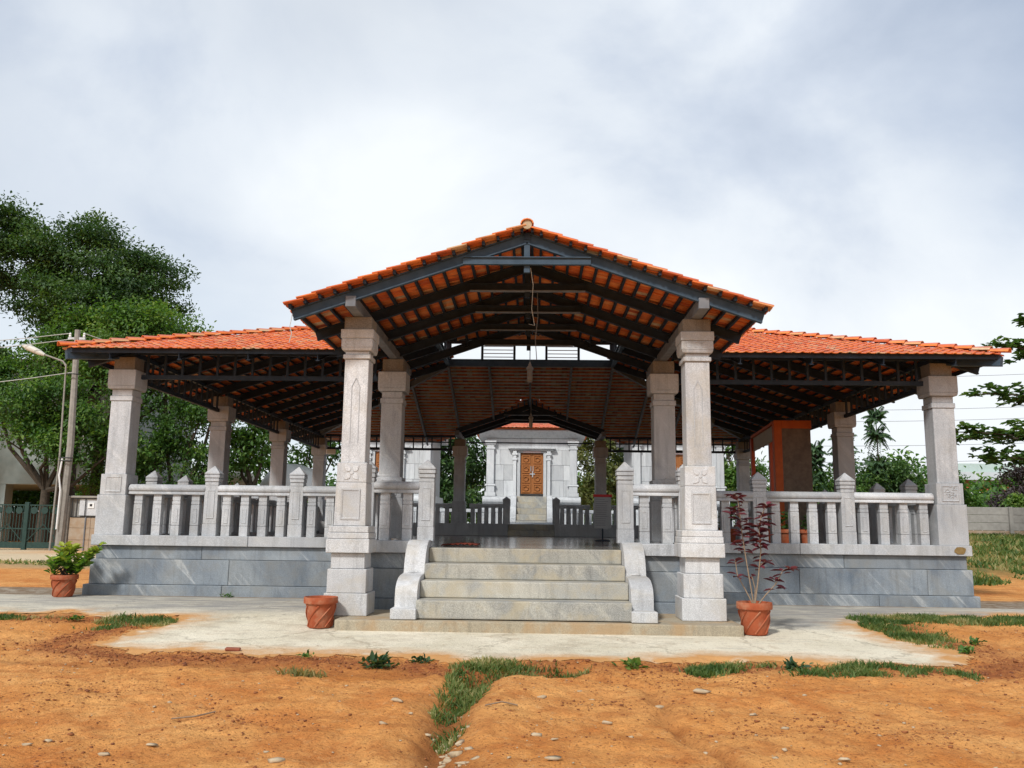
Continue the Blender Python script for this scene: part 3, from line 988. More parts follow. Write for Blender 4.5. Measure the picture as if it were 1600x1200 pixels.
# rafters
def rafter(p, q, parent, m, w=.05, h=.115, nm='rafter'):
    return MB().ibeam(p, q, w, h).build(nm, M[m], parent, ((Vector(p)+Vector(q))/2))
DZ = .092
for nm in frames:
    for k in range(-6, 7):
        if nm in ('front', 'back'):
            x = k*S/4
            t0, t1 = .06, min(RUN, XE-abs(x))-.03
            if abs(x) < XP:
                t0 = max(t0, (zp(x)-Z0)/TH+.04)
            if t1-t0 < .3:
                continue
            y = (lambda t_: -EV+t_) if nm == 'front' else (lambda t_: YB+EV-t_)
            rafter((x, y(t0), Z0+TH*t0-DZ), (x, y(t1), Z0+TH*t1-DZ), hall, 'steel_grey_and_lit' if nm == 'back' else 'steel_dark')  # light on the back rafters is put into their paler colour
        else:
            yy = YB/2+k*S/4
            t0, t1 = .06, min(RUN, XE-abs(yy-YB/2))-.03
            if t1-t0 < .3:
                continue
            x = (lambda t_: -XE+t_) if nm == 'left' else (lambda t_: XE-t_)
            rafter((x(t0), yy, Z0+TH*t0-DZ), (x(t1), yy, Z0+TH*t1-DZ), hall, 'steel_dark', .06, .14)
# hips with their capping tiles
hv, hf = [], []
nseg = 7
for yy, r, lift in ((0, .074, .020), (.262, .060, .0)):
    for rr in (r, r-.013):
        for k in range(nseg):
            a = math.pi*k/(nseg-1)
            hv.append((rr*math.cos(a), yy, rr*math.sin(a)*.80+lift))
for e_ in range(2):
    o_ = e_*2*nseg
    for k in range(nseg-1):
        hf.append((o_+k, o_+k+1, o_+nseg+k+1, o_+nseg+k))
for k in range(nseg-1):
    hf.append((k, 2*nseg+k, 2*nseg+k+1, k+1))
    hf.append((nseg+k, nseg+k+1, 3*nseg+k+1, 3*nseg+k))
hf += [(0, nseg, 3*nseg, 2*nseg), (nseg-1, 3*nseg-1, 4*nseg-1, 2*nseg-1)]
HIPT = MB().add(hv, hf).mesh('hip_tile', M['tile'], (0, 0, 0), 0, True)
for sx, sy in ((-1, 0), (1, 0), (-1, 1), (1, 1)):
    p = Vector((sx*XE, -EV if sy == 0 else YB+EV, Z0))
    d3 = Vector((-sx, 1 if sy == 0 else -1, TH))
    q = p+d3*RUN
    MB().ibeam(p+d3*.10-Vector((0, 0, .075)), q-Vector((0, 0, .11)), .075, .15).build('hip_rafter', M['steel_grey_and_lit' if sy else 'steel_dark'], hall)
    d = d3.normalized()
    rx = d.cross(Vector((0, 0, 1))).normalized()
    up = rx.cross(d)
    B = Matrix((rx, d, up)).transposed()
    Ld = (q-p).length
    for k in range(int(Ld/.232)+1):
        place('hip_tile', HIPT, hall, p+d*(k*.232-.01)+up*(.034+RNG.normal(0, .002)), B)
    # boxed end of the hip rafter
    c0, c1 = p+d3*.06, p+d3*.72
    MB().beam(c0-Vector((0, 0, .085)), c1-Vector((0, 0, .18)), .10, .13).build('hip_rafter_end', M['steel'], hall)
# fascias
for a, b_ in (((-XE+.12, -EV+.05), (-XP-.02, -EV+.05)), ((XP+.02, -EV+.05), (XE-.12, -EV+.05)), ((-XE+.05, -EV+.12), (-XE+.05, YB+EV-.12)), ((XE-.05, -EV+.12), (XE-.05, YB+EV-.12)), ((-XE+.12, YB+EV-.05), (XE-.12, YB+EV-.05))):
    MB().beam((*a, Z0-.022), (*b_, Z0-.022), .016, .034).build('fascia', M['steel_dark'], hall)
# lantern over the middle bay
lan = empty('lantern', (0, YB/2, 3.88), pav)
for y in (S, 2*S):
    MB().ibeam((-WI-.06, y, 3.96), (WI+.06, y, 3.96), .09, .16).build('ring_beam', M['steel'], lan)
    MB().beam((-WI-.06, y, 4.455), (WI+.06, y, 4.455), .06, .08).build('head_beam', M['steel_dark'], lan)
for sx in (-1, 1):
    MB().ibeam((sx*WI, S+.05, 3.96), (sx*WI, 2*S-.05, 3.96), .09, .16).build('ring_beam', M['steel'], lan)
    MB().beam((sx*WI, S+.04, 4.455), (sx*WI, 2*S-.04, 4.455), .06, .08).build('head_beam', M['steel_dark'], lan)
for y in (S, 2*S):
    for x, w_ in ((-WI, .13), (-1.13, .055), (-.375, .055), (.375, .055), (1.13, .055), (WI, .13)):
        MB().box(x-w_/2, x+w_/2, y-.03, y+.03, 4.04, 4.415).build('mullion', M['steel_dark'], lan)
    for x0, x1 in ((-1.10, -.405), (.405, 1.10)):
        for k in range(4):
            z = 4.10+k*.085
            MB().beam((x0, y, z), (x1, y, z), .006, .030, (0, .75, .66)).build('louvre_blade', M['glass'] if k > 8 else M['metal'], lan)
for sx in (-1, 1):
    for k in range(1, 5):
        y = S+k*S/5
        MB().box(sx*WI-.03, sx*WI+.03, y-.028, y+.028, 4.04, 4.415).build('mullion', M['steel_dark'], lan)
lr = MB()
e_ = WI+.22
lr.add([(-e_, YB/2-e_, 4.50), (e_, YB/2-e_, 4.50), (e_, YB/2+e_, 4.50), (-e_, YB/2+e_, 4.50), (0, YB/2, 5.15),
        (-e_, YB/2-e_, 4.54), (e_, YB/2-e_, 4.54), (e_, YB/2+e_, 4.54), (-e_, YB/2+e_, 4.54), (0, YB/2, 5.20)],
       [(1, 0, 4), (2, 1, 4), (3, 2, 4), (0, 3, 4), (5, 6, 9), (6, 7, 9), (7, 8, 9), (8, 5, 9), (0, 1, 6, 5), (1, 2, 7, 6), (2, 3, 8, 7), (3, 0, 5, 8)])
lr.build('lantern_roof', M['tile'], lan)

# --- porch roof
NIND = 8
TVf, TFf = tile_base(True)
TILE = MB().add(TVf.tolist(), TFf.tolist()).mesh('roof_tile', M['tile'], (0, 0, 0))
NC = 16
G2 = (XP/CP-.05)/NC
YM = 2.15
YVR = -.78                                # the back gable stops at the eave
def spin(q, p_=0):
    return (-q[0], p_-q[1], q[2])
def gable(parent, yv, back):
    for side in ('left', 'right'):
        if side == 'left':
            fr = ((-XP, YM, zp(XP)), (0, -1, 0), (CP, 0, SP), (-SP, 0, CP))
        else:
            fr = ((XP, yv, zp(XP)), (0, 1, 0), (-CP, 0, SP), (SP, 0, CP))
        O_, e1, e2, n_ = [Vector(q) for q in fr]
        B = Matrix((e1, e2, n_)).transposed()
        n = int(round((YM-yv)/TW))
        tw_ = (YM-yv)/n
        many = []
        for j in range(NC):
            for i in range(n):
                u, v_ = i*tw_, j*G2
                y = (O_+e1*(u+TW/2)).y
                z = zp(XP)+TP*(v_+.08)*CP
                if y > -EV and zh(y) > z+.03:
                    continue
                if not back and (n-1-i if side == 'left' else i) < NIND:
                    pt = O_+e1*(u+RNG.normal(0, .003))+e2*(v_+RNG.normal(0, .006))+n_*(RNG.normal(0, .003))
                    place('roof_tile', TILE, parent, pt, B @ Matrix.Rotation(RNG.normal(0, .014), 3, 'Z') @ Matrix.Rotation(RNG.normal(0, .012), 3, 'X'))
                else:
                    many.append((u, v_))
        if back:
            fr = (spin(fr[0], YB), spin(fr[1]), spin(fr[2]), spin(fr[3]))
        tile_field('tile_covering', parent, many, fr)
        for j in range(NC+1):
            v_ = min(j*G2+.055, XP/CP-.06)
            h = v_*CP
            z = zp(XP)+TP*h
            ye = min(max((z-Z0)/TH-EV, -EV), YM)
            x = (-1 if side == 'left' else 1)*(XP-h)
            p, q = (x, yv+.04, z-.016), (x, ye, z-.016)
            if ye-yv < .1:
                continue
            if back:
                p, q = spin(p, YB), spin(q, YB)
            batten(p, q, parent, 'steel_dark', .03, .042)
gable(porch, YV, False)
B = Matrix(((1, 0, 0), (0, 1, 0), (0, 0, 1)))
for k in range(24):
    place('ridge_tile', HIPT, porch, (0, YV-.02+k*.225, ZR+.004), B)
MB().beam((0, YV+.12, ZR-.075), (0, 2.0, ZR-.075), .06, .08).build('ridge_beam', M['steel_dark'], porch)
MB().lathe(0, 0, [(.052, 0), (.052, .02)], 12).build('ridge_end_plug', M['chip'], porch, (0, 0, 0))
kp = [o for o in porch.children if o.name.startswith('ridge_end_plug')][0]
kp.rotation_euler = (math.pi/2, 0, 0)
set_at(kp, (0, YV+.02, ZR+.018))
for sx in (-1, 1):
    MB().beam((sx*WI, YV+.12, 2.592), (sx*WI, 1.30, 2.592), .115, .125).build('eave_beam', M['steel_grey_and_lit'], porch, None, .006)
def truss(y, full, m_, lit_flange_strip, dz=0):
    tr = empty('truss', (0, y, 2.5), pav)
    xe_ = 2.56 if full else WI+.02
    for sx in (-1, 1):
        MB().ibeam((0, y, zp(0)-.095), (sx*xe_, y, zp(xe_)-.095), .055, .125).build('top_chord', m_, tr)
    MB().ibeam((-.70, y-.03, 3.055+dz), (.70, y-.03, 3.055+dz), .05, .088).build('collar_beam', m_, tr)
    MB().box(-.032, .032, y-.02, y+.02, 2.93+dz, 3.30).build('king_post', m_, tr)
    if lit_flange_strip:
        MB().beam((-.70, y-.03, 3.005+dz), (.70, y-.03, 3.005+dz), .08, .008).build('lit_flange_strip', M['steel_grey_and_lit'], tr)  # the collar's lit lower edge, painted in as a lighter strip
for i, y in enumerate((-3.10, -2.04, -.97, .10, 1.17)):
    truss(y, y < -.7, M['steel'] if i == 0 else M['steel_dark'], i > 0)
# the gable at the back
rear = empty('porch_roof', (0, YB+.2, Z0), pav)
gable(rear, YVR, True)
for k in range(13):
    place('ridge_tile', HIPT, rear, (0, YB-2.1+k*.225, ZR+.004), B)
MB().beam((0, YB-2.0, ZR-.075), (0, YB-YVR-.1, ZR-.075), .06, .08).build('ridge_beam', M['steel_dark'], rear)
for sx in (-1, 1):
    MB().beam((sx*WI, YB-1.2, 2.592), (sx*WI, YB+.62, 2.592), .115, .125).build('eave_beam', M['steel_grey_and_lit'], rear, None, .006)
for y in (YB-1.1, YB-.02, YB+.62):
    truss(y, False, M['steel_dark'], True, .075)

# --- lattice girders between the columns
def girder(p, q, n):
    p, q = Vector(p), Vector(q)
    d = (q-p).normalized()
    gdr = empty('lattice_girder', (p+q)/2, pav)
    zt, zb = Vector((0, 0, 2.61)), Vector((0, 0, 2.252))
    MB().beam(p+zt, q+zt, .05, .062).build('top_chord', M['steel_dark'], gdr)
    MB().beam(p+zb, q+zb, .05, .062).build('bottom_chord', M['steel_dark'], gdr)
    L = (q-p).length
    bar = None
    for k in range(n):
        c = p+d*(L*(k+.5)/n)
        if bar is None:
            bar = MB().box(-.016, .016, -.016, .016, 2.282, 2.580).mesh('web_bar', M['steel_dark'], (0, 0, 0))
        place('web_bar', bar, gdr, c)
    return gdr
cols_x = [-W, -WI, WI, W]
for y in (0, YB):
    for a, b_ in ((-W, -WI), (WI, W)):
        girder((a+.15, y, 0), (b_-.15, y, 0), 14)
for sx in (-1, 1):
    for k in range(3):
        girder((sx*W, k*S+.15, 0), (sx*W, (k+1)*S-.15, 0), 14)

# ------------------------------------------------------------------ terrace and the three shrines behind
ter = MB().box(-7.5, 7.7, YB+.95, 24, -1.0, .205).build('shrine_terrace', M['shrine'], None, None, .01)
tag(ter, 'pale stone terrace carrying the three small shrines', kind='structure')
def shrine(cx, label):
    Y, SK, EZ = 16.2, 1.044, .184
    sh = empty('shrine', (cx*SK, Y+1.4, .205))
    tag(sh, label, 'shrine', 'small marble shrines in a row behind the pavilion')
    hw = 1.42
    def b(name, m, mb, par=sh, bev=.008, smooth=False):
        mb.v = [((x+cx)*SK, y*SK+Y, EZ+(z-EZ)*SK) for x, y, z in mb.v]
        return mb.build(name, M[m], par, None, bev, smooth)
    b('base', 'shrine', MB().box(-hw-.20, hw+.20, -.20, 2.9, .207, .60).box(-hw-.16, hw+.16, -.16, 2.85, .602, .78).box(-hw-.06, hw+.06, -.10, 2.8, .782, .86)
      .extrude_x([(-.20, .862), (-.26, .93), (-.26, 1.00), (-.16, 1.08), (-.10, 1.10), (2.8, 1.10), (2.8, .862)], -hw-.10, hw+.10))
    wl = MB()
    zc = [1.102, 1.60, 2.08, 2.55, 2.92]
    for z0, z1 in zip(zc[:-1], zc[1:]):
        # courses left and right of the doorway, then the sides
        ends = (-hw, -.46) , (.46, hw)
        for x0, x1 in ends if z0 < 2.4 else ((-hw, hw),):
            m_ = (x0+x1)/2+random.uniform(-.1, .1)
            for q0, q1 in ((x0, m_-.002), (m_+.002, x1)):
                w_ = MB().box(q0, q1, 0, .3, z0+.003 if z0 < 2.4 else z0, z1-.003)
                b('wall_stone', 'shrine', w_, sh, .006)
    b('side_wall', 'shrine', MB().box(-hw, -hw+.3, .302, 2.6, 1.102, 2.92).box(hw-.3, hw, .302, 2.6, 1.102, 2.92).box(-hw+.3, hw-.3, 2.3, 2.6, 1.102, 2.92).box(-.44, .44, .25, .3, 1.102, 2.62))
    for sx in (-1, 1):
        x = sx*(hw-.13)
        b('pilaster', 'shrine', MB().cbox(x, -.03, .34, .22, 1.10, 1.22).cbox(x, -.03, .26, .18, 1.222, 1.42).cbox(x, -.03, .36, .22, 1.422, 1.48, .30, .2).cbox(x, -.03, .22, .16, 1.482, 2.56)
          .cbox(x, -.03, .28, .20, 2.562, 2.62).cbox(x, -.03, .22, .16, 2.622, 2.70).cbox(x, -.03, .30, .2, 2.702, 2.76, .36, .24).cbox(x, -.03, .36, .24, 2.762, 2.83))
        x = sx*.53
        b('door_jamb', 'shrine', MB().cbox(x, -.04, .10, .12, 1.10, 2.22).cbox(x, -.04, .15, .15, 2.222, 2.29).cbox(x, -.04, .10, .12, 2.292, 2.38).cbox(x, -.04, .17, .16, 2.382, 2.45).cbox(x, -.04, .12, .12, 2.452, 2.53))
    b('lintel', 'shrine', MB().box(-.68, .68, -.13, .02, 2.532, 2.575).box(-.74, .74, -.17, .02, 2.577, 2.63).box(-.46, -.36, -.05, .24, 1.102, 2.46).box(.36, .46, -.05, .24, 1.102, 2.46).box(-.46, .46, -.05, .24, 2.462, 2.53))
    b('name_plate', 'pink', MB().box(-.28, .28, -.062, -.052, 2.465, 2.525), sh, 0)
    b('cornice', 'shrine', MB().extrude_x([(-.06, 2.922), (-.16, 3.00), (-.26, 3.09), (-.30, 3.13), (-.30, 3.165), (2.8, 3.165), (2.8, 2.922)], -hw-.24, hw+.24))
    for sx in (-1, 1):
        d = b('door', 'wood', MB().box(sx*.178-.176, sx*.178+.176, .02, .06, 1.19, 2.45), sh, .004)
        pan = MB()
        for k in range(4):
            z0 = 1.23+k*.30
            pan.groove(sx*.178-.13, sx*.178+.13, z0, z0+.26, .018, .028, .022)
            pan.tube([(sx*.178+.07*math.cos(t_), .004, z0+.13+.07*math.sin(t_)) for t_ in np.linspace(0, 2*math.pi, 11)], .022, 5)
        b('carving', 'wood', pan, d, 0)
    b('door_bar', 'metal', MB().box(-.06, .10, -.025, .012, 1.785, 1.815).box(.01, .04, -.03, .012, 1.70, 1.88).box(-.035, -.02, -.02, .015, 1.88, 2.05).box(.035, .05, -.02, .015, 1.88, 2.05), sh, .004)
    for k in range(5):
        z1 = 1.10-.185*k
        y0 = -.30-.17*k
        b('step', 'step', MB().box(-.46, .46, y0, -.262 if k else -.05, z1-.18 if k < 4 else .207, z1), sh, .008)
    b('step', 'shrine', MB().box(-.72, .72, -1.45, -.982, .207, .30), sh, .008)
    for sx in (-1, 1):
        b('cheek_wall', 'shrine', MB().extrude_x([(-.265, 1.14), (-.38, 1.12), (-.48, 1.02), (-.55, .86), (-.62, .80), (-.72, .78), (-.80, .70), (-.86, .56), (-.87, .45), (-.97, .44), (-.97, .305), (-.265, .305)], sx*.55-.085, sx*.55+.085), sh, .008, True)
    # tiled roof: eave tiles in front, one field behind
    c0, ze = cx*SK, EZ+(3.18-EZ)*SK
    rf = empty('roof', (c0, Y+1.3, ze), sh)
    w, hw2 = .127, hw*SK+.45
    n = int(2*hw2/w)
    ang = math.atan(.42)
    fr = ((c0-hw2, Y-.50, ze+.015), (1, 0, 0), (0, math.cos(ang), math.sin(ang)), (0, -math.sin(ang), math.cos(ang)))
    sp_ = [(i*w, j*TG) for i in range(n) for j in range(12)]
    tile_field('tile_covering', rf, sp_, fr)
    mb = MB().add([(c0-hw2, Y-.45, ze+.005), (c0+hw2, Y-.45, ze+.005), (c0+hw2, Y+1.5, ze+.83), (c0-hw2, Y+1.5, ze+.83), (c0+hw2, Y+3.2, ze+.005), (c0-hw2, Y+3.2, ze+.005)], [(0, 1, 2, 3), (3, 2, 4, 5), (0, 3, 5), (1, 4, 2), (0, 5, 4, 1)])
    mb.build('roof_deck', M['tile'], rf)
    return sh
shrine(.04, 'middle marble shrine with carved brown double door seen through the pavilion')
shrine(-4.53, 'left marble shrine half hidden behind the left porch column')
shrine(4.60, 'right marble shrine half hidden behind the right porch column')
# white railing on the near edge of the terrace
for i, (a, b_) in enumerate(((-7.3, -5.5), (-3.8, -.95), (1.05, 3.9), (5.6, 7.5))):
    YT = 14.95
    r = empty('terrace_railing', ((a+b_)/2, YT, .205))
    tag(r, ('far left stretch of pale stone railing edging the shrine terrace', 'pale stone railing left of the middle shrine steps', 'pale stone railing right of the middle shrine steps', 'far right stretch of pale stone railing edging the shrine terrace')[i], 'railing', 'pale railings along the shrine terrace')
    MB().box(a, b_, YT-.08, YT+.08, .60, .70).build('top_rail', M['shrine'], r, None, .01)
    n = int((b_-a)/.30)
    for k in range(n):
        o = place('baluster', BAL, r, (a+(b_-a)*(k+.5)/n, YT, .205))
        o.scale.z = .67
        o.scale.x = o.scale.y = 1.1

# ------------------------------------------------------------------ things inside the hall
FZ = -.071
bo = empty('booth', (5.0, 5.9, FZ))
tag(bo, 'orange framed booth with a tall brown front board inside the right of the pavilion', 'booth')
MB().box(4.80, 5.42, 4.50, 4.54, FZ, 2.20).build('front_board', M['board'], bo, None, .004)
MB().box(4.715, 4.862, 4.47, 4.498, FZ, 2.265).build('edge_strip', M['orange'], bo, None, .004)
MB().box(4.864, 5.43, 4.47, 4.498, 2.11, 2.265).build('edge_strip', M['orange'], bo, None, .004)
MB().box(4.715, 4.798, 4.50, 4.62, FZ, 2.26).build('corner_post', M['orange'], bo, None, .004)
MB().beam((4.76, 4.62, 2.235), (5.03, 7.42, 2.235), .07, .05).build('top_beam', M['orange'], bo)
MB().beam((4.79, 4.62, 2.06), (5.06, 7.42, 2.06), .03, .29).build('valance_board', M['beige'], bo)
MB().box(4.99, 5.07, 7.36, 7.48, FZ, 2.20).build('back_post', M['orange_dark'], bo, None, .004)
MB().box(5.40, 5.47, 7.36, 7.48, FZ, 2.20).build('back_post', M['orange_dark'], bo, None, .004)
MB().box(5.08, 5.39, 7.40, 7.44, FZ, .10).build('bottom_rail', M['orange_dark'], bo)

nb = empty('notice_board', (1.55, 4.2, FZ))
tag(nb, 'grey notice sheet with a red header on a stand before the back ledge', 'notice board')
MB().box(1.235, 1.555, 4.18, 4.20, .165, .745).build('sheet', M['paper'], nb)
MB().box(1.220, 1.570, 4.165, 4.205, .747, .795).build('header', M['red'], nb)
ink = MB()
for k in range(13):
    z = .70-k*.04
    ink.box(1.26, 1.26+RNG.uniform(.13, .26), 4.1785, 4.1795, z, z+.010)
ink.build('faded_print', M['ink'], nb)
MB().tube([(1.395, 4.215, FZ+.02), (1.395, 4.215, .75)], .014, 8).build('pole', M['steel_dark'], nb)
MB().lathe(1.395, 4.215, [(.14, FZ), (.14, FZ+.02), (.03, FZ+.035)], 16).build('foot', M['steel_dark'], nb)

mt_x = np.linspace(-1.05, -.60, 16)
mb = MB()
for i, x in enumerate(mt_x):
    for j in range(7):
        y = -1.35+j*.10
        mb.v.append((x, y+.03*math.sin(i), FZ+.012+.030*abs(math.sin(i*1.3+j*.8))*math.exp(-((i-9)/6)**2)+.008*random.random()))
for i in range(15):
    for j in range(6):
        a = i*7+j
        mb.f.append((a, a+7, a+8, a+1))
mat_o = mb.build('doormat', M['cloth'], None, None, 0, True)
tag(mat_o, 'rumpled brown red mat lying at the top of the stairs', 'mat')
sm_ = mat_o.modifiers.new('thick', 'SOLIDIFY')
sm_.thickness = .012

def lamp(x, y, ztop, zb, label, s=1.0):
    l = empty('hanging_lamp', (x, y, zb))
    tag(l, label, 'lamp', 'lamps hung on the middle line of the pavilion')
    MB().tube([(x, y, ztop), (x, y, zb+.42*s)], .010, 6).build('rod', M['steel_grey_and_lit'], l)
    MB().lathe(x, y, [(.02*s, zb+.36*s), (.035*s, zb+.37*s), (.02*s, zb+.40*s), (.012*s, zb+.43*s)], 12).build('finial', M['brass'], l)
    MB().lathe(x, y, [(.045*s, zb), (.058*s, zb+.02*s), (.056*s, zb+.26*s), (.075*s, zb+.27*s), (.075*s, zb+.30*s), (.03*s, zb+.36*s)], 16).build('lamp_body', M['brass'], l, None, 0, True)
    return l
lamp(0, YB/2, 4.43, 3.19, 'pale cylindrical lamp hanging on a rod from the roof lantern')
MB().beam((-WI, YB/2, 4.455), (WI, YB/2, 4.455), .05, .06).build('lamp_beam', M['steel_dark'], lan)
lamp(.02, 9.2, 3.3, 2.62, 'small dark lamp hanging in front of the shrine roof', .8)

# ------------------------------------------------------------------ leaves
def leaves(name, P, D, U, L, Wd, m, parent, origin=None, rnd=None, fold=.18):
    """P base points, D directions, U up hints, L lengths, Wd widths: one folded six-sided leaf each"""
    n = len(P)
    D = D/np.linalg.norm(D, axis=1, keepdims=True)
    A = np.cross(D, U)
    A /= np.linalg.norm(A, axis=1, keepdims=True)+1e-9
    Nn = np.cross(A, D)
    L, Wd = L[:, None], Wd[:, None]
    b = P
    m1 = P+D*L*.38-Nn*L*.02
    m2 = P+D*L*.72-Nn*L*.06
    tip = P+D*L-Nn*L*.16
    V = np.stack([b, m1+A*Wd*.5+Nn*Wd*fold, m2+A*Wd*.36+Nn*Wd*fold, tip, m2-A*Wd*.36+Nn*Wd*fold, m1-A*Wd*.5+Nn*Wd*fold], 1).reshape(-1, 3)
    F = (np.array([[0, 1, 2, 3], [0, 3, 4, 5]])[None]+(np.arange(n)*6)[:, None, None]).reshape(-1, 4)
    if rnd is None:
        rnd = RNG.random(n)
    o_ = np.array(ABS[parent.name] if parent else (origin if origin is not None else (0, 0, 0)))
    me = np_mesh(name, V-o_, F, m, np.clip(rnd, 0, 1).repeat(2))
    return link_mesh(name, me, parent, o_)
def dirs(n, up=0.0):
    d = RNG.normal(size=(n, 3))
    d[:, 2] += up
    return d/np.linalg.norm(d, axis=1, keepdims=True)
def crown_points(blobs, n_clump, n_leaf, spread, flat=.6, shell=(.55, 1.0), floor=-1e9, gaps=0):
    P, Q, T = [], [], []
    vol = np.array([(b[3]*b[4]+b[3]*b[5]+b[4]*b[5]) for b in blobs])
    cnt = np.maximum(1, (n_clump*vol/vol.sum()).astype(int))
    for b, c in zip(blobs, cnt):
        d = dirs(c, .25)
        r = RNG.uniform(shell[0], shell[1], c)[:, None]
        wob = 1+.32*np.sin(d[:, :1]*6+b[0]*3)*np.cos(d[:, 2:3]*7+b[2]*2)
        cc = np.array(b[:3])+d*r*np.array(b[3:6])*wob
        k = RNG.integers(int(n_leaf*.5), int(n_leaf*1.5), c)
        s_ = RNG.uniform(.6, 1.3, c)*spread
        tone = RNG.normal(0, .20, c)
        for ci, ki, si, ti, di in zip(cc, k, s_, tone, d):
            if gaps and math.sin(ci[0]*2.1+1.3*math.sin(ci[2]*1.7))*math.sin(ci[2]*2.6+ci[1]*1.9) > 1-gaps:
                continue
            q = RNG.normal(size=(ki, 3))*np.array([1, 1, flat])*si*.5
            P.append(ci+np.clip(q, -.85*si, .85*si))
            Q.append(np.tile(di, (ki, 1)))
            T.append(np.full(ki, ti)+.16*q[:, 2]/si)  # higher leaves in a clump paler: young growth plus painted top light
    P, Q, T = np.concatenate(P), np.concatenate(Q), np.concatenate(T)
    ok = P[:, 2] > floor
    return P[ok], Q[ok], T[ok]
def tree(name, label, base, blobs, m, n_clump=260, n_leaf=60, spread=.55, leaf=.20, trunk=.22, group=None, cat='tree', lean=(0, 0), flat=.6, floor=-1e9, shell=(.55, 1.0), limbs=True, tone=.42, droop=.2, gaps=.75):
    bx, by, bz = base
    t_ = empty(name, base)
    tag(t_, label, cat, group)
    if limbs:
        mb = MB()
        top = min(b[2] for b in blobs)
        fork = (bx+lean[0], by+lean[1], bz+(top-bz)*.62)
        mid = ((bx+fork[0])/2+RNG.normal(0, .08), (by+fork[1])/2, (bz+fork[2])/2)
        mb.tube([(bx, by, bz-.1), (bx, by, bz+.15), mid, fork], [trunk*1.5, trunk*1.1, trunk*.9, trunk*.75], 10)
        for b in blobs:
            e = np.array(b[:3])
            f0 = np.array(fork)
            mdl = f0*.45+e*.55+RNG.normal(0, .12, 3)*np.array(b[3:6])+np.array([0, 0, -.12*np.linalg.norm(e-f0)])
            mb.tube([fork, tuple(mdl), tuple(e)], [trunk*.55, trunk*.34, trunk*.14], 6)
            for k in range(5):
                dd = dirs(1, .3)[0]
                g = e+dd*np.array(b[3:6])*.8
                mb.tube([tuple(mdl*.4+e*.6), tuple((e+g)/2+RNG.normal(0, .08, 3)), tuple(g)], [trunk*.16, trunk*.10, trunk*.04], 5, False)
        mb.build('trunk', M['bark'], t_, base, 0, True)
    P, Q, T = crown_points(blobs, n_clump, n_leaf, spread, flat, shell, floor, gaps)
    n = len(P)
    D = Q*.55+dirs(n)*.8
    D[:, 2] -= droop
    U = np.array([0, 0, 1.0])+RNG.normal(0, .45, (n, 3))+Q*.5
    L = leaf*RNG.uniform(.7, 1.35, n)
    leaves('crown', P, D, U, L, L*RNG.uniform(.42, .6, n), M[m], t_, None, tone+T+RNG.normal(0, .14, n))
    return t_

# ------------------------------------------------------------------ pots
def pot(x, y, z, r, h, label, grp='terracotta pots on the apron', soil=True, twist=True, n=28):
    p = empty('flower_pot', (x, y, z))
    tag(p, label, 'flower pot', grp)
    mb = MB()
    prof = [(.66, 0), (.68, .02), (.74, .25), (.80, .50), (.86, .74), (.885, .78), (.985, .79), (1.0, .82), (1.0, .95), (.985, 1.0), (.93, 1.0), (.90, .96), (.86, .80), (.84, .78)]
    vs, fs = [], []
    for i, (a, b_) in enumerate(prof):
        for k in range(n):
            t_ = 2*math.pi*k/n
            rr = a*r
            if .03 < b_ < .77 and i < 6:
                rr += r*.012*math.sin(t_*3+b_*3)
            vs.append((x+rr*math.cos(t_), y+rr*math.sin(t_), z+b_*h))
    for i in range(len(prof)-1):
        for k in range(n):
            fs.append((i*n+k, i*n+(k+1) % n, (i+1)*n+(k+1) % n, (i+1)*n+k))
    fs.append(tuple(reversed(range(n))))
    MB().add(vs, fs).build('body', M['terracotta'], p, (x, y, z), 0, True)
    MB().lathe(x, y, [(.845*r, z+.79*h), (.845*r, z+.80*h), (.4*r, z+.83*h)], 18).build('soil', M['soil'], p)
    if twist:
        for k in range(7):
            a0 = 2*math.pi*k/7
            pts = []
            for q in range(9):
                f = q/8
                rr = r*(.675+.20*f*.95)+.004
                a = a0+f*1.25
                pts.append((x+rr*math.cos(a), y+rr*math.sin(a), z+h*(.04+.70*f)))
            MB().tube(pts, .0085, 5).build('rib', M['terracotta'], p, (x, y, z), 0, True)
    return p
z0 = gz(-6.13, -.63)
pot(-6.13, -.63, z0+.007, .172, .285, 'red terracotta pot of the green leaved plant beside the left plinth corner')
pot(-2.14, -2.94, gz(-2.14, -2.94)+.007, .178, .312, 'empty terracotta pot with a twisted body at the foot of the left porch column')
pot(2.40, -2.96, gz(2.4, -2.96)+.007, .183, .325, 'terracotta pot of the maroon leaved plant right of the porch')
def stem_leaves(tips, n_each, L, wd, up=.5):
    P, D, U, Ls = [], [], [], []
    for (tp, dd, k, spread) in tips:
        for i in range(k):
            a = i*2.4+random.random()
            rad = Vector((math.cos(a), math.sin(a), up+RNG.uniform(-.45, .35)))
            P.append(tuple(Vector(tp)-Vector(dd)*spread*random.random()))
            D.append(tuple(rad))
            U.append((0, 0, 1))
    P, D, U = np.array(P), np.array(D), np.array(U, float)+RNG.normal(0, .25, (len(P), 3))
    n = len(P)
    return P, D, U, L*RNG.uniform(.65, 1.25, n), wd*RNG.uniform(.8, 1.2, n)
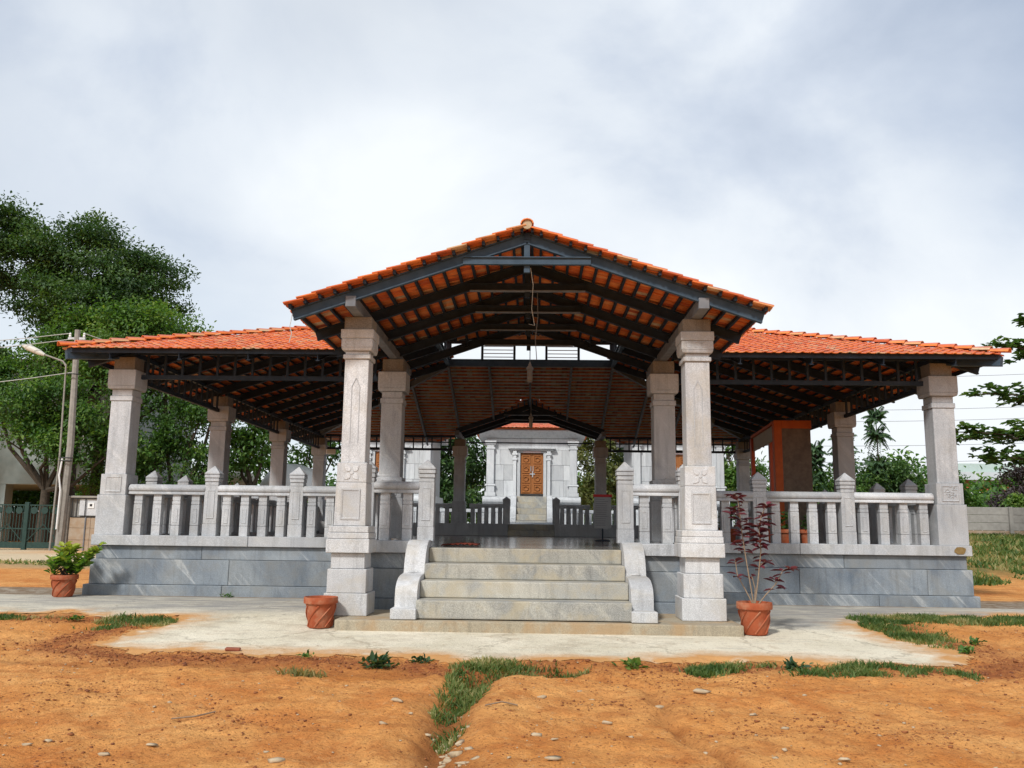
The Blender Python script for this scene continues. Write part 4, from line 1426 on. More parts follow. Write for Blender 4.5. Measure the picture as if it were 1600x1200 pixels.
# green plant on the left
x, y, z = -6.13, -.63, z0+.25
pg = empty('potted_plant', (x, y, z))
tag(pg, 'bushy plant with yellow green leaves growing in the left pot', 'plant', 'plants in the pots')
tips, mb = [], MB()
for k in range(19):
    a = random.uniform(0, 6.28)
    rr = random.uniform(.03, .20)
    hgt = random.uniform(.16, .42)
    tp = (x+rr*math.cos(a)-.01, y+rr*math.sin(a), z+hgt)
    mb.tube([(x+random.uniform(-.05, .05), y+random.uniform(-.05, .05), z-.02), (x+rr*.4*math.cos(a), y+rr*.4*math.sin(a), z+hgt*.55), tp], [.008, .006, .004], 5)
    tips.append((tp, (0, 0, 1), 15, .13))
for k in range(9):    # the leaning shoot to the right
    tp = (x+.20+.028*k+random.uniform(-.03, .03), y+random.uniform(-.06, .06), z+.14+.038*k)
    mb.tube([(x+.03, y, z-.02), (x+.13, y, z+.10), tp], [.008, .006, .004], 5)
    tips.append((tp, (.4, 0, 1), 12, .10))
mb.build('stems', M['bark'], pg)
P, D, U, L, Wd = stem_leaves(tips, 0, .105, .062, .75)
leaves('foliage', P, D, U, L, Wd, M['leaf_pot'], pg, None, np.clip((P[:, 2]-z)/.55+RNG.normal(.08, .2, len(P)), 0, 1))
# maroon plant on the right
x, y, z = 2.40, -2.96, gz(2.4, -2.96)+.26
pr = empty('potted_plant', (x, y, z))
tag(pr, 'sparse plant with maroon leaves on bare stems in the right pot', 'plant', 'plants in the pots')
mb, tips = MB(), []
stems = [([(0, 0, 0), (-.03, 0, .22), (-.07, .01, .52), (-.105, .01, .80), (-.13, .0, 1.05), (-.145, 0, 1.18)], [(.62, 6), (.70, 8), (.78, 10), (.86, 10), (.94, 9), (1.03, 6), (1.16, 12)]),
         ([(0, 0, 0), (.045, -.01, .30), (.085, -.01, .60), (.075, 0, .82), (.10, 0, .95), (.16, 0, 1.08), (.125, 0, 1.10)], [(.44, 5), (.58, 4), (.64, 6), (.72, 10), (.80, 12), (.88, 10), (.97, 5), (1.08, 10)]),
         ([(0, 0, .02), (-.09, .0, .20), (-.165, 0, .34), (-.185, 0, .50)], [(.36, 5), (.49, 8)]),
         ([(.02, 0, .02), (.12, .01, .14), (.235, .01, .26), (.31, 0, .40)], [(.25, 2), (.40, 7)]),
         ([(0, 0, 0), (.02, .02, .2), (-.01, .03, .34)], [(.34, 5)])]
for pts, cl in stems:
    q = [(x+a, y+b_, z+c_) for a, b_, c_ in pts]
    mb.tube(q, [.0075-.0045*i/len(q) for i in range(len(q))], 6)
    for hh, k in cl:
        for i in range(len(pts)-1):
            if pts[i][2] <= hh <= pts[i+1][2]+1e-6 or i == len(pts)-2:
                f = (hh-pts[i][2])/(pts[i+1][2]-pts[i][2]+1e-9)
                f = min(max(f, 0), 1)
                tp = tuple(Vector(q[i]).lerp(Vector(q[i+1]), f))
                break
        tips.append((tp, (0, 0, 1), max(3, int(k*.95)), .05))
        if random.random() < .45:
            s2 = (tp[0]+random.uniform(-.07, .07), tp[1]+random.uniform(-.05, .05), tp[2]+random.uniform(.02, .06))
            mb.tube([tp, s2], .003, 4)
            tips.append((s2, (0, 0, 1), 5, .03))
mb.build('stems', M['twig'], pr)
P, D, U, L, Wd = stem_leaves(tips, 0, .120, .050, .25)
leaves('foliage', P, D, U, L, Wd, M['leaf_red'], pr)
# little weed at the plinth
def weed(x, y, n, L, m, label, grp, wd=.45, up=.6):
    z = gz(x, y)
    o = empty('weed', (x, y, z))
    tag(o, label, 'weed', grp)
    P = np.tile(np.array([x, y, z]), (n, 1))+RNG.normal(0, L*.55, (n, 3))*np.array([1, .7, 0])+np.array([0, 0, 1])*RNG.uniform(0, L*.7, (n, 1))
    D = dirs(n, up)
    D[:, 2] = np.abs(D[:, 2])*.6+.12
    ll = L*RNG.uniform(.5, 1.2, n)
    leaves('foliage', P, D, np.array([0, 0, 1.0])+RNG.normal(0, .4, (n, 3)), ll, ll*wd, M[m], o)
weed(-4.02, -.36, 26, .055, 'leaf_mid', 'small green weed sprouting at the foot of the left plinth wall', 'weeds on the bare ground')
WL = [(-1.13, -5.15, 90, .085, 'leaf_blue', 'leafy low weed with grey green leaves left of the gully grass'),
      (-.84, -4.78, 40, .06, 'leaf_blue', 'small dark weed at the apron edge above the gully'),
      (-1.79, -4.85, 26, .05, 'leaf_mid', 'tiny green weed at the apron edge below the empty pot'),
      (.91, -4.98, 46, .07, 'leaf_light', 'bright green weed alone right of the gully grass'),
      (4.45, -3.35, 46, .06, 'leaf_mid', 'green weed on the bare patch at the right edge'),
      (4.1, -3.9, 40, .06, 'leaf_mid', 'lowest green weed beside the right apron corner'),
      (2.18, -5.02, 60, .07, 'leaf_blue', 'leafy weed at the left end of the right grass strip'),
      (-4.9, -2.65, 40, .06, 'leaf_mid', 'leafy weed in the left grass wedge')]
for q in WL:
    weed(*q, 'weeds on the bare ground')

# pots inside the hall behind the right railing
for i, (x, y, tx) in enumerate(((3.02, 1.0, 'first'), (3.62, 1.0, 'second'), (3.92, 1.05, 'third'), (4.22, 1.0, 'fourth'))):
    pt = pot(x, y, FZ, .135, .26, 'terracotta pot on the hall floor behind the right railing, %s from the left' % tx, 'terracotta pots inside the hall', True, False, 18)
    b0 = empty('potted_plant', (x, y, FZ+.21))
    tag(b0, 'small dark plant in the %s pot behind the right railing' % tx, 'plant', 'plants in the hall pots')
    tips = [((x+RNG.uniform(-.08, .08), y+RNG.uniform(-.08, .08), FZ+.25+RNG.uniform(.05, .26)), (0, 0, 1), 7, .1) for _ in range(8)]
    P, D, U, L, Wd = stem_leaves(tips, 0, .10, .04)
    leaves('foliage', P, D, U, L, Wd, M['leaf_dark'], b0)

# ------------------------------------------------------------------ left side: building, gate, wall, pole
bl = empty('building', (-23.5, 30, -.85))
tag(bl, 'pale green two storey building standing behind the gate under the trees', 'building')
MB().box(-30, -18.2, 26, 34, 1.75, 7.2).build('upper_wall', M['mint'], bl, None, .02)
MB().box(-30.2, -18.0, 25.8, 34.2, 7.202, 7.38).build('roof_slab', M['concrete'], bl, None, .02)
for x in (-29.6, -23.65, -18.6):
    MB().box(x-.35, x+.35, 26.0, 26.6, -.86, 1.748).build('pillar', M['mint'], bl, None, .01)
MB().box(-30, -27.0, 31, 31.3, -.86, 1.748).build('back_wall', M['brownwall'], bl)
MB().box(-21.4, -18.3, 29, 29.3, -.86, 1.748).build('back_wall', M['brownwall'], bl)
MB().box(-26.98, -21.42, 31, 31.3, -.86, .55).build('low_wall', M['brownwall'], bl)
for x in (-28.0, -25.3, -22.4, -20.0):
    f = MB().box(x-.55, x+.55, 25.97, 26.0, 3.6, 5.0).build('window', M['white'], bl)
    for s_ in (-.27, .27):
        MB().box(x+s_-.23, x+s_+.23, 25.955, 25.968, 3.67, 4.93).build('pane', M['glass'], f)
GY = 17.5
gt = empty('gate', (-17.2, GY, -.84))
tag(gt, 'dark green metal double gate of thin bars at the left edge', 'gate')
for x in (-18.5, -17.27, -16.02):
    MB().box(x-.075, x+.075, GY-.06, GY+.06, -.86, .80).build('gate_post', M['gate'], gt, None, .006)
for x0, x1 in ((-18.42, -17.35), (-17.19, -16.10)):
    for z in (-.74, -.10, .70):
        MB().box(x0, x1, GY-.022, GY+.022, z-.02, z+.02).build('gate_rail', M['gate'], gt)
    MB().box(x0, x1, GY-.012, GY+.012, -.72, -.55).build('kick_plate', M['gate'], gt)
    n = 10
    bar = MB().box(-.011, .011, -.011, .011, -.54, .68).mesh('gate_bar', M['gate'], (0, 0, 0))
    for k in range(n):
        place('gate_bar', bar, gt, (x0+(x1-x0)*(k+.5)/n, GY, 0))
    MB().beam((x0+.02, GY-.03, -.50), ((x0+x1)/2, GY-.03, .05), .02, .025).beam((x1-.02, GY-.03, -.50), ((x0+x1)/2, GY-.03, .05), .02, .025).build('brace', M['gate'], gt)
    for k in range(3):
        cx = x0+(x1-x0)*(k+.5)/3
        mb = MB()
        mb.lathe(0, 0, [(.12, -.008), (.12, .008)], 14)
        mb.v = [(cx+a, GY-.035+c_, .52+b_) for a, b_, c_ in mb.v]
        mb.build('disc', M['gate'], gt)
wl = empty('compound_wall', (-14.8, GY-.1, -.84))
tag(wl, 'stained concrete compound wall beside the gate', 'wall')
MB().box(-15.93, -15.70, GY-.25, GY+.05, -.86, 1.03).build('end_post', M['concrete_pole'], wl, None, .01)
MB().box(-15.69, -13.0, GY-.22, GY-.02, .96, 1.03).build('coping', M['concrete_pole'], wl, None, .01)
x = -15.68
for j, (za, zb_) in enumerate(((-.86, -.46), (-.455, -.06), (-.055, .30))):
    for x0, x1 in ((-15.68, -14.95), (-14.945, -14.1), (-14.095, -13.0)):
        MB().box(x0, x1, GY-.18, GY-.02, za, zb_).build('wall_block', M['wall_dirt'], wl, None, .01)
MB().box(-15.68, -13.0, GY-.05, GY-.02, .305, .955).build('back_panel', M['concrete'], wl)
mt = empty('meter_box', (-15.1, GY-.16, .34))
tag(mt, 'electric meter box behind a dark grille set in the compound wall', 'meter box')
MB().box(-15.40, -14.72, GY-.15, GY-.06, .36, .93).build('case', M['metal'], mt, None, .01)
MB().box(-15.10, -14.88, GY-.17, GY-.152, .62, .80).build('meter', M['white'], mt)
MB().box(-15.03, -14.95, GY-.178, GY-.172, .68, .76).build('dial', M['black'], mt)
for x in (-15.62, -15.45, -15.17, -14.70):
    MB().box(x-.012, x+.012, GY-.20, GY-.18, .32, .94).build('grille_bar', M['black'], mt)
for z in (.32, .94):
    MB().box(-15.64, -14.68, GY-.20, GY-.18, z-.012, z+.012).build('grille_bar', M['black'], mt)
MB().tube([(-15.12, GY-.20, .31), (-15.12, GY-.20, -.84)], .022, 6).build('pipe', M['steel_grey_and_lit'], mt)
pp = empty('utility_pole', (-15.9, GY-.3, -.84))
tag(pp, 'tall concrete utility pole with a street lamp arm next to the gate', 'utility pole')
MB().tube([(-15.90, GY-.3, -.9), (-15.82, GY-.3, 2.7), (-15.95, GY-.3, 6.80)], [.14, .12, .095], 8).build('pole', M['concrete_pole'], pp)
MB().tube([(-16.12, GY-.45, -.84), (-16.08, GY-.45, 2.4), (-16.18, GY-.42, 5.55)], [.032, .032, .028], 8).build('lamp_post', M['concrete_pole'], pp)
MB().tube([(-16.18, GY-.42, 5.5), (-16.30, GY-.42, 5.66), (-17.0, GY-.45, 5.90)], [.034, .030, .026], 8).build('lamp_arm', M['concrete_pole'], pp)
lh = MB().tube([(-16.95, GY-.45, 5.87), (-17.15, GY-.45, 5.96), (-17.55, GY-.45, 6.14), (-17.75, GY-.45, 6.20)], [.05, .10, .12, .05], 10)
lh.build('lamp_head', M['lamp_glass'], pp, None, 0, True)
for z in (2.2, 2.3, 5.2):
    MB().tube([(-16.05, GY-.52, z), (-15.83, GY-.52, z), (-15.66, GY-.40, z)], .02, 6).build('strap', M['black'], pp)
MB().tube([(-15.95, GY-.5, 2.3), (-16.0, GY-.52, 1.7), (-15.92, GY-.5, 1.2), (-15.93, GY-.5, -.1)], .028, 6).build('cable_conduit', M['white'], pp)
MB().box(-16.25, -15.65, GY-.34, GY-.26, 6.45, 6.53).build('cross_arm', M['metal'], pp)
for x in (-16.2, -15.95, -15.7):
    MB().lathe(x, GY-.3, [(.03, 6.53), (.05, 6.57), (.03, 6.62), (.045, 6.66), (.02, 6.70)], 8).build('insulator', M['white'], pp)
def wire(p, q, sag, label, grp, m='wire_pale', r=.014):
    p, q = Vector(p), Vector(q)
    pts = []
    for k in range(15):
        f = k/14
        c = p.lerp(q, f)
        c.z -= sag*4*f*(1-f)
        pts.append(c)
    o = MB().tube(pts, r, 5).build('overhead_wire', M[m], None, p)
    tag(o, label, 'wire', grp)
lg = 'overhead wires on the left'
wire((-16.2, GY-.3, 6.68), (-34, GY-6, 6.3), .9, 'topmost overhead wire running left from the utility pole', lg)
wire((-15.95, GY-.3, 6.5), (-34, GY-6, 5.75), .9, 'second overhead wire running left from the utility pole', lg)
wire((-15.95, GY-.3, 5.3), (-34, GY-6, 4.1), .8, 'lowest overhead wire running left below the street lamp', lg)
wire((-15.7, GY-.3, 6.68), (-6, 26, 6.0), .6, 'overhead wire running right from the utility pole behind the roof', lg)
rg = 'thin power lines across the right sky'
for z, t_ in ((9.6, 'highest'), (7.6, 'second highest'), (6.9, 'middle'), (5.4, 'second lowest'), (4.4, 'lowest')):
    wire((8, 42, z), (44, 40, z+1.0), .5, '%s of the thin power lines across the right sky' % t_, rg, 'wire', .012)

# water tanks
tk = empty('water_tank', (-12.25, 24, -.85))
tag(tk, 'cream horizontal tank seen over the left railing', 'water tank')
tb = MB().lathe(0, 0, [(.20, -.62), (.36, -.58), (.42, -.45), (.42, .45), (.36, .58), (.20, .62)], 20)
tb.v = [(c_-12.25, 24+b_, 1.88+a) for a, b_, c_ in tb.v]
tb.build('shell', M['cream'], tk, None, 0, True)
MB().box(-12.75, -12.55, 23.8, 24.2, -.86, 1.52).box(-11.95, -11.75, 23.8, 24.2, -.86, 1.52).build('cradle', M['steel_dark'], tk)
MB().lathe(-12.25, 24, [(.09, 2.29), (.09, 2.36), (.02, 2.38)], 10).build('filler_cap', M['cream'], tk)
dm = empty('dome_tent', (-10.2, 25, -.85))
tag(dm, 'white rounded tent roof seen over the left railing', 'tent')
MB().lathe(-10.2, 25, [(1.42, 1.2), (1.45, 1.5), (1.36, 1.85), (1.12, 2.25), (.78, 2.52), (.35, 2.68), (.05, 2.72)], 28).build('canopy', M['white'], dm, None, 0, True)
for a in range(4):
    x, y = -10.2+1.3*math.cos(a*1.57+.7), 25+1.3*math.sin(a*1.57+.7)
    MB().tube([(x, y, -.86), (x, y, 1.35)], .04, 8).build('pole', M['metal'], dm)

# ------------------------------------------------------------------ right side: panel wall, far building
wr = empty('boundary_wall', (16, 18, -.4))
tag(wr, 'grey precast concrete boundary wall of stacked planks on the right', 'wall')
for k in range(10):
    x0 = 7.4+k*1.78
    PL = MB().box(x0+.065, x0+1.715, 17.97, 18.03, 0, 1)
    for j in range(5):
        zz = -.28+j*.262
        MB().box(x0+.068, x0+1.712, 17.965, 18.035, zz, zz+.256).build('plank', M['wall_dirt' if j < 2 else 'concrete'], wr, None, .008)
    MB().box(x0-.06, x0+.06, 17.90, 18.10, -.6, 1.04).build('post', M['concrete'], wr, None, .008)
fb = empty('building', (52, 95, 0))
tag(fb, 'far white building with red wall strips and a pale green roof on the right', 'building')
MB().box(44, 66, 90, 104, .5, 6.9).build('wall', M['whitewall'], fb)
MB().box(43.2, 66.8, 89.2, 90, 6.1, 7.0).build('parapet', M['whitewall'], fb)
MB().box(43.4, 66.6, 89.4, 90, 3.2, 4.4).build('balcony_band', M['whitewall'], fb)
MB().extrude_y([(43.5, 7.02), (66.5, 7.02), (66.5, 7.1), (57, 8.1), (50, 8.1), (43.5, 7.3)], 91, 104).build('roof', M['greenroof'], fb)
for k in range(9):
    x = 44.6+k*2.35
    MB().box(x, x+1.15, 89.86, 89.96, 4.42, 6.08).build('red_panel', M['redwall'], fb)
    f = MB().box(x+1.25, x+2.2, 89.88, 89.98, 4.42, 6.08).build('window', M['white'], fb)
    for s_ in (0, 1):
        MB().box(x+1.32+s_*.43, x+1.70+s_*.43, 89.84, 89.875, 4.55, 5.95).build('pane', M['glass'], f)

# ------------------------------------------------------------------ trees
g_l = 'trees behind the left of the pavilion'
tree('tree', 'tallest dark tree cut by the left edge of the picture', (-25.5, 23, -.85),
     [(-24.6, 23, 12.6, 2.6, 2.3, 1.7), (-24.2, 22.5, 10.6, 2.5, 2.2, 1.3), (-22.4, 22, 6.7, 1.0, .9, .45), (-23.0, 22, 5.6, 1.2, 1, .6)], 'leaf_dark', 230, 210, .95, .15, .38, g_l, tone=.38, flat=.42)
tree('tree', 'big round crowned dark tree at the left above the street lamp', (-19.5, 24, -.85),
     [(-19.3, 24, 11.2, 2.9, 2.4, 1.9), (-17.0, 23.6, 10.0, 2.0, 2.0, 1.5), (-20.2, 23, 9.4, 1.7, 1.6, 1.2), (-18.2, 22.6, 8.9, 2.0, 1.7, 1.2), (-16.6, 23, 8.5, 1.7, 1.5, 1.2), (-21.3, 23.5, 11.3, 1.2, 1.2, .9), (-19.0, 22.4, 7.7, 1.3, 1.1, .8)], 'leaf_dark', 330, 230, .95, .14, .4, g_l, tone=.46, flat=.42)
tree('tree', 'broad lighter green tree right behind the left roof corner', (-16.8, 21.2, -.85),
     [(-17.0, 21, 7.4, 1.7, 1.5, 1.0), (-15.2, 21, 7.4, 1.5, 1.5, 1.1), (-13.8, 21.3, 6.8, 1.2, 1.2, 1.0), (-18.4, 20.6, 6.3, 1.5, 1.4, .9), (-16.0, 20.4, 6.0, 1.7, 1.4, 1.0), (-12.9, 21.3, 7.0, .7, .6, .5)], 'leaf_light', 240, 140, .75, .14, .26, g_l, tone=.33)
tree('tree', 'low leafy green tree hanging in front of the pale green building', (-18.0, 19.8, -.85),
     [(-19.6, 19.8, 4.6, 1.5, 1.2, .9), (-17.8, 19.5, 4.5, 1.5, 1.2, 1.1), (-16.6, 19.4, 3.9, 1.2, 1.1, 1.0), (-19.0, 19.3, 3.2, 1.4, 1.0, .65), (-17.4, 19.2, 3.0, 1.1, .9, .7), (-15.6, 19.4, 2.6, 1.0, .9, 1.0), (-20.6, 20, 5.4, 1.2, 1.0, .7)], 'leaf_mid', 230, 120, .70, .14, .2, g_l, tone=.40)
tree('tree', 'green tree filling the gap between the left corner column and the next', (-13.6, 21, -.85),
     [(-14.2, 20.8, 4.8, 1.3, 1.2, 1.2), (-13.0, 20.8, 3.6, 1.3, 1.2, 1.1), (-12.2, 21, 5.2, 1.3, 1.2, 1.2), (-14.6, 20.6, 2.5, 1.2, 1.0, .9), (-12.6, 20.8, 2.0, 1.2, .9, .9), (-15.6, 20.4, 1.6, 1.0, .8, .8)], 'leaf_mid', 230, 120, .66, .135, .2, g_l, tone=.40)
tree('tree', 'dark green tree seen between the second and third left side columns', (-11.0, 22, -.85),
     [(-11.0, 22, 5.2, 1.4, 1.2, 1.3), (-10.6, 22, 3.8, 1.1, 1.1, .9), (-11.5, 21.8, 2.9, .9, .8, .8)], 'leaf_mid', 220, 55, .5, .17, .18, g_l, tone=.5)
tree('tree', 'thin crowned tree with sky gaps behind the rear left column', (-9.0, 25, -.85),
     [(-9.3, 25, 4.6, 1.2, 1.0, 1.0), (-8.4, 25, 3.3, .9, .9, .8), (-9.7, 25.2, 3.2, .7, .7, .5)], 'leaf_mid', 120, 34, .5, .19, .12, g_l, tone=.45)
g_s = 'low shrubs under the left trees'
tree('bush', 'dark low shrubs behind the left railing next to the corner column', (-14.0, 20.0, -.85),
     [(-14.4, 20, .6, 1.1, .8, .9), (-13.2, 20.2, .9, 1.0, .8, 1.0), (-12.0, 20.4, .7, 1.0, .8, .9)], 'leaf_dark', 150, 110, .6, .13, .05, g_s, 'bush', tone=.45)
tree('bush', 'green low shrubs below the cream tank behind the left railing', (-10.6, 21.0, -.85),
     [(-10.8, 21, .4, 1.0, .8, .9), (-9.6, 21.2, .5, .9, .8, .8)], 'leaf_mid', 100, 100, .55, .13, .05, g_s, 'bush', tone=.42)
g_b = 'trees behind the shrines'
tree('tree', 'dense dark tree filling the gap left of the middle shrine', (-3.0, 25.5, .2),
     [(-3.4, 25, 4.6, 1.6, 1.2, 1.3), (-2.6, 25, 3.0, 1.5, 1.2, 1.1), (-3.0, 25, 1.5, 1.6, 1.0, .9), (-4.4, 25.2, 3.0, 1.3, 1.0, 1.3)], 'leaf_dark', 330, 55, .5, .17, .2, g_b, tone=.30)
tree('tree', 'yellow green tree right of the middle shrine', (3.0, 24.6, .2),
     [(2.6, 24.6, 3.6, 1.0, .9, .9), (3.0, 24.6, 2.4, 1.0, .9, .8), (2.5, 24.6, 1.4, .8, .8, .6)], 'leaf_olive', 200, 50, .42, .15, .14, g_b, tone=.55)
tree('tree', 'dark blue green tree between the middle and the right shrine', (4.6, 26, .2),
     [(4.4, 25.8, 3.6, 1.2, 1.0, 1.0), (5.0, 25.8, 2.2, 1.2, 1.0, 1.0), (3.9, 25.8, 1.6, .9, .8, .7)], 'leaf_blue', 200, 50, .45, .17, .16, g_b, tone=.42)
tree('tree', 'green tree seen past the right shrine behind the rear columns', (9.0, 24.5, -.1),
     [(8.2, 24.5, 3.4, 1.0, .9, 1.0), (8.8, 24.5, 2.2, 1.1, 1.0, .9), (7.6, 24.6, 2.0, .9, .8, .7)], 'leaf_light', 180, 45, .45, .16, .14, g_b, tone=.40)
g_r = 'bushes along the right boundary wall'
tree('bush', 'bright green bush behind the right side railing', (11.0, 19.2, .0),
     [(10.6, 19.2, 1.3, 1.0, .7, .8), (11.5, 19.2, 1.75, .9, .7, .7), (10.0, 19.4, 1.1, .7, .6, .7)], 'leaf_mid', 300, 60, .38, .10, .06, g_r, 'bush', tone=.5)
tree('bush', 'dark green tall bush beside the right corner column', (12.9, 19.4, .0),
     [(12.7, 19.4, 1.9, .9, .7, .75), (13.4, 19.4, 1.3, .8, .7, .7), (12.2, 19.3, 1.2, .7, .6, .6)], 'leaf_dark', 260, 60, .38, .11, .06, g_r, 'bush', tone=.55)
tree('bush', 'yellowish bush at the foot of the hall, behind the orange booth', (8.9, 19.6, .0),
     [(8.9, 19.6, 1.0, .8, .6, .6), (8.2, 19.7, .9, .7, .6, .5), (9.6, 19.7, 1.3, .6, .5, .6)], 'leaf_olive', 150, 40, .35, .13, .05, g_r, 'bush', tone=.5)
tree('bush', 'green bush right of the right corner column', (14.7, 19.3, .0),
     [(14.7, 19.3, 1.6, .75, .6, .7), (15.4, 19.4, 1.1, .7, .6, .5)], 'leaf_mid', 190, 56, .34, .11, .05, g_r, 'bush', tone=.42)
tree('bush', 'dark purple bush over the boundary wall at the right edge', (17.4, 19.8, .0),
     [(18.3, 19.8, 1.9, 1.2, .8, .95), (17.4, 19.8, 1.3, .7, .7, .6), (19.6, 20, 1.6, 1.1, .8, 1.0)], 'leaf_purple', 340, 56, .40, .12, .07, g_r, 'bush', tone=.45)
tree('bush', 'small bright green bush on top of the boundary wall at the right edge', (17.0, 18.5, .0),
     [(16.9, 18.5, 1.18, .35, .28, .20)], 'leaf_light', 36, 34, .24, .12, .03, g_r, 'bush', tone=.55)
# sea almond reaching in from the right: tiers of rosettes
al = empty('tree', (16.6, 12.4, -.2))
tag(al, 'broad leaved tree reaching in from the right edge in flat tiers', 'tree')
mb = MB()
mb.tube([(16.6, 12.4, -.8), (16.55, 12.4, 2.5), (16.6, 12.4, 6.4)], [.20, .16, .08], 10)
P, D, U, L, T = [], [], [], [], []
tiers = [(5.15, [(3.3, 0, .5), (2.2, .5, .4), (2.6, -.45, .4)]), (4.05, [(3.9, .05, .25), (2.9, -.5, .2), (2.6, .6, .2)]), (3.0, [(5.0, 0, .15), (4.1, .28, .1), (3.8, -.3, .12), (3.0, .7, .1)]),
         (2.35, [(3.9, .05, .1), (3.1, -.35, .05), (3.2, .4, .1), (2.6, -.7, 0)]), (6.0, [(2.4, 0, .4), (1.8, .7, .4), (1.8, -.7, .4)])]
for z, brs in tiers:
    for ln, da, rise in brs+[(RNG.uniform(1.6, 2.6), 3.14+RNG.uniform(-1.2, 1.2), .2)]:
        a = math.pi+da
        pts = []
        for q in range(11):
            f = q/10
            pts.append((16.6+math.cos(a)*ln*f, 12.4-math.sin(a)*ln*f, z-.25+rise*f+.30*f*(1-f)+.05*math.sin(f*9+da)))
        mb.tube(pts, [.060*(1-.82*q/10) for q in range(11)], 5, False)
        for q in range(3, 11):
            for rep_ in range(6 if q > 5 else 3):
                c = np.array(pts[q])+RNG.normal(0, 1, 3)*np.array([.15, .20, .085])+np.array([0, 0, .05])
                kk = RNG.integers(7, 12)
                tone = RNG.normal(.45, .18)
                for j in range(kk):
                    b_ = j*2.4+rep_
                    P.append(c)
                    D.append((math.cos(b_), math.sin(b_), RNG.uniform(-.25, .75)))
                    U.append((RNG.normal(0, .25), RNG.normal(0, .25), 1))
                    L.append(RNG.uniform(.14, .23))
                    T.append(tone+RNG.normal(0, .14))
mb.build('trunk', M['bark'], al, (16.6, 12.4, -.2), 0, True)
L = np.array(L)
leaves('crown', np.array(P), np.array(D), np.array(U), L, L*.66, M['leaf_almond'], al, None, np.array(T))
# feathery saplings beyond the wall
def sapling(x, y, z0, zt, label, tuft=.8, whorls=(1.0,), n=20):
    s = empty('sapling', (x, y, z0))
    tag(s, label, 'sapling', 'feathery saplings behind the right railing')
    MB().tube([(x, y, z0-.1), (x+.02, y, (z0+zt)/2), (x, y, zt)], [.045, .03, .015], 6).build('trunk', M['bark'], s, None, 0, True)
    P, D, U, L = [], [], [], []
    for wz in whorls:
        zc = z0+(zt-z0)*wz
        for k in range(n):
            a = k*2*math.pi/n*1.9+random.random()
            fl = tuft*random.uniform(.7, 1.1)*(1 if wz > .9 else 1.15)
            el = random.uniform(-.7, 1.3)
            for q in range(2, 12):
                f = q/11
                c = np.array([x+math.cos(a)*(.25+.5*math.cos(el))*fl*f, y+math.sin(a)*(.25+.5*math.cos(el))*fl*f, zc-.15+fl*(math.sin(el)*f*1.25-.45*f*f)])
                dx = np.array([math.cos(a), math.sin(a), .0])
                for sd_ in (-1, 1):
                    P.append(c)
                    D.append(np.array([-math.sin(a)*sd_, math.cos(a)*sd_, -.75])+dx*.5)
                    U.append((0, 0, 1))
                    L.append(.24*(1.05-.5*f))
    L = np.array(L)
    leaves('crown', np.array(P), np.array(D), np.array(U, float)+RNG.normal(0, .2, (len(P), 3)), L, L*.34, M['leaf_blue'], s)
sapling(12.35, 19, .0, 4.35, 'tallest feathery sapling with a tuft on a bare stem', .62, (1.0, .86, .60, .5))
sapling(11.15, 19, .0, 3.45, 'feathery sapling right behind the second right column', .7, (1.0, .84, .68))
sapling(10.15, 19, .0, 3.15, 'feathery sapling next to the orange booth', .62, (1.0, .85, .7))

# distant wood all round the back
fw_p, fw_t = [], []
blobs = []
for k in range(70):
    a = R(-62)+R(124)*k/69
    rr = 62+10*math.sin(k*1.7)
    blobs.append((rr*math.sin(a), rr*math.cos(a)-12, 1.4+.7*math.sin(k*2.3), 3.0, 1.5, 1.9+.6*math.sin(k*3.1)))
P, Q, T = crown_points(blobs, 2600, 40, 1.1, .7)
D = dirs(len(P), -.1)
o = leaves('far_wood', P, D, Q+np.array([0, 0, 1.0]), RNG.uniform(.22, .40, len(P)), RNG.uniform(.14, .24, len(P)), M['leaf_mid'], None, (0, 50, -.8), .4+T)
tag(o, 'distant band of green woodland beyond the grounds', kind='stuff')

# ------------------------------------------------------------------ grass, gravel, stones
def blades(name, label, pts, h, m, dens_w=.0055):
    n = len(pts)
    x, y = pts[:, 0], pts[:, 1]
    z = H(x, y)-.004
    base = np.stack([x, y, z], 1)
    a = RNG.uniform(0, 6.28, n)
    w = dens_w*RNG.uniform(.6, 1.4, n)
    hh = h*RNG.uniform(.25, 1.0, n)*(.75+.5*np.clip(fbm(x, y, 2.5, 3)+.5, 0, 1))
    side = np.stack([np.cos(a), np.sin(a), np.zeros(n)], 1)*w[:, None]
    lean = RNG.normal(0, .55, (n, 2))*hh[:, None]
    mid = base+np.stack([lean[:, 0]*.4, lean[:, 1]*.4, hh*.6], 1)
    tip = base+np.stack([lean[:, 0], lean[:, 1], hh], 1)
    V = np.stack([base-side, base+side, mid+side*.7, mid-side*.7, tip+side*.12, tip-side*.12], 1).reshape(-1, 3)
    F = (np.array([[0, 1, 2, 3], [3, 2, 4, 5]])[None]+(np.arange(n)*6)[:, None, None]).reshape(-1, 4)
    c = (float(x.mean()), float(y.mean()), float(z.min()))
    tone = np.clip(.42+1.3*fbm(x, y, 3.0, 3)+RNG.normal(0, .2, n), 0, 1)
    me = np_mesh(name, V-np.array(c), F, m, tone.repeat(2))
    o = link_mesh(name, me, None, c)
    tag(o, label, kind='stuff')
    return o
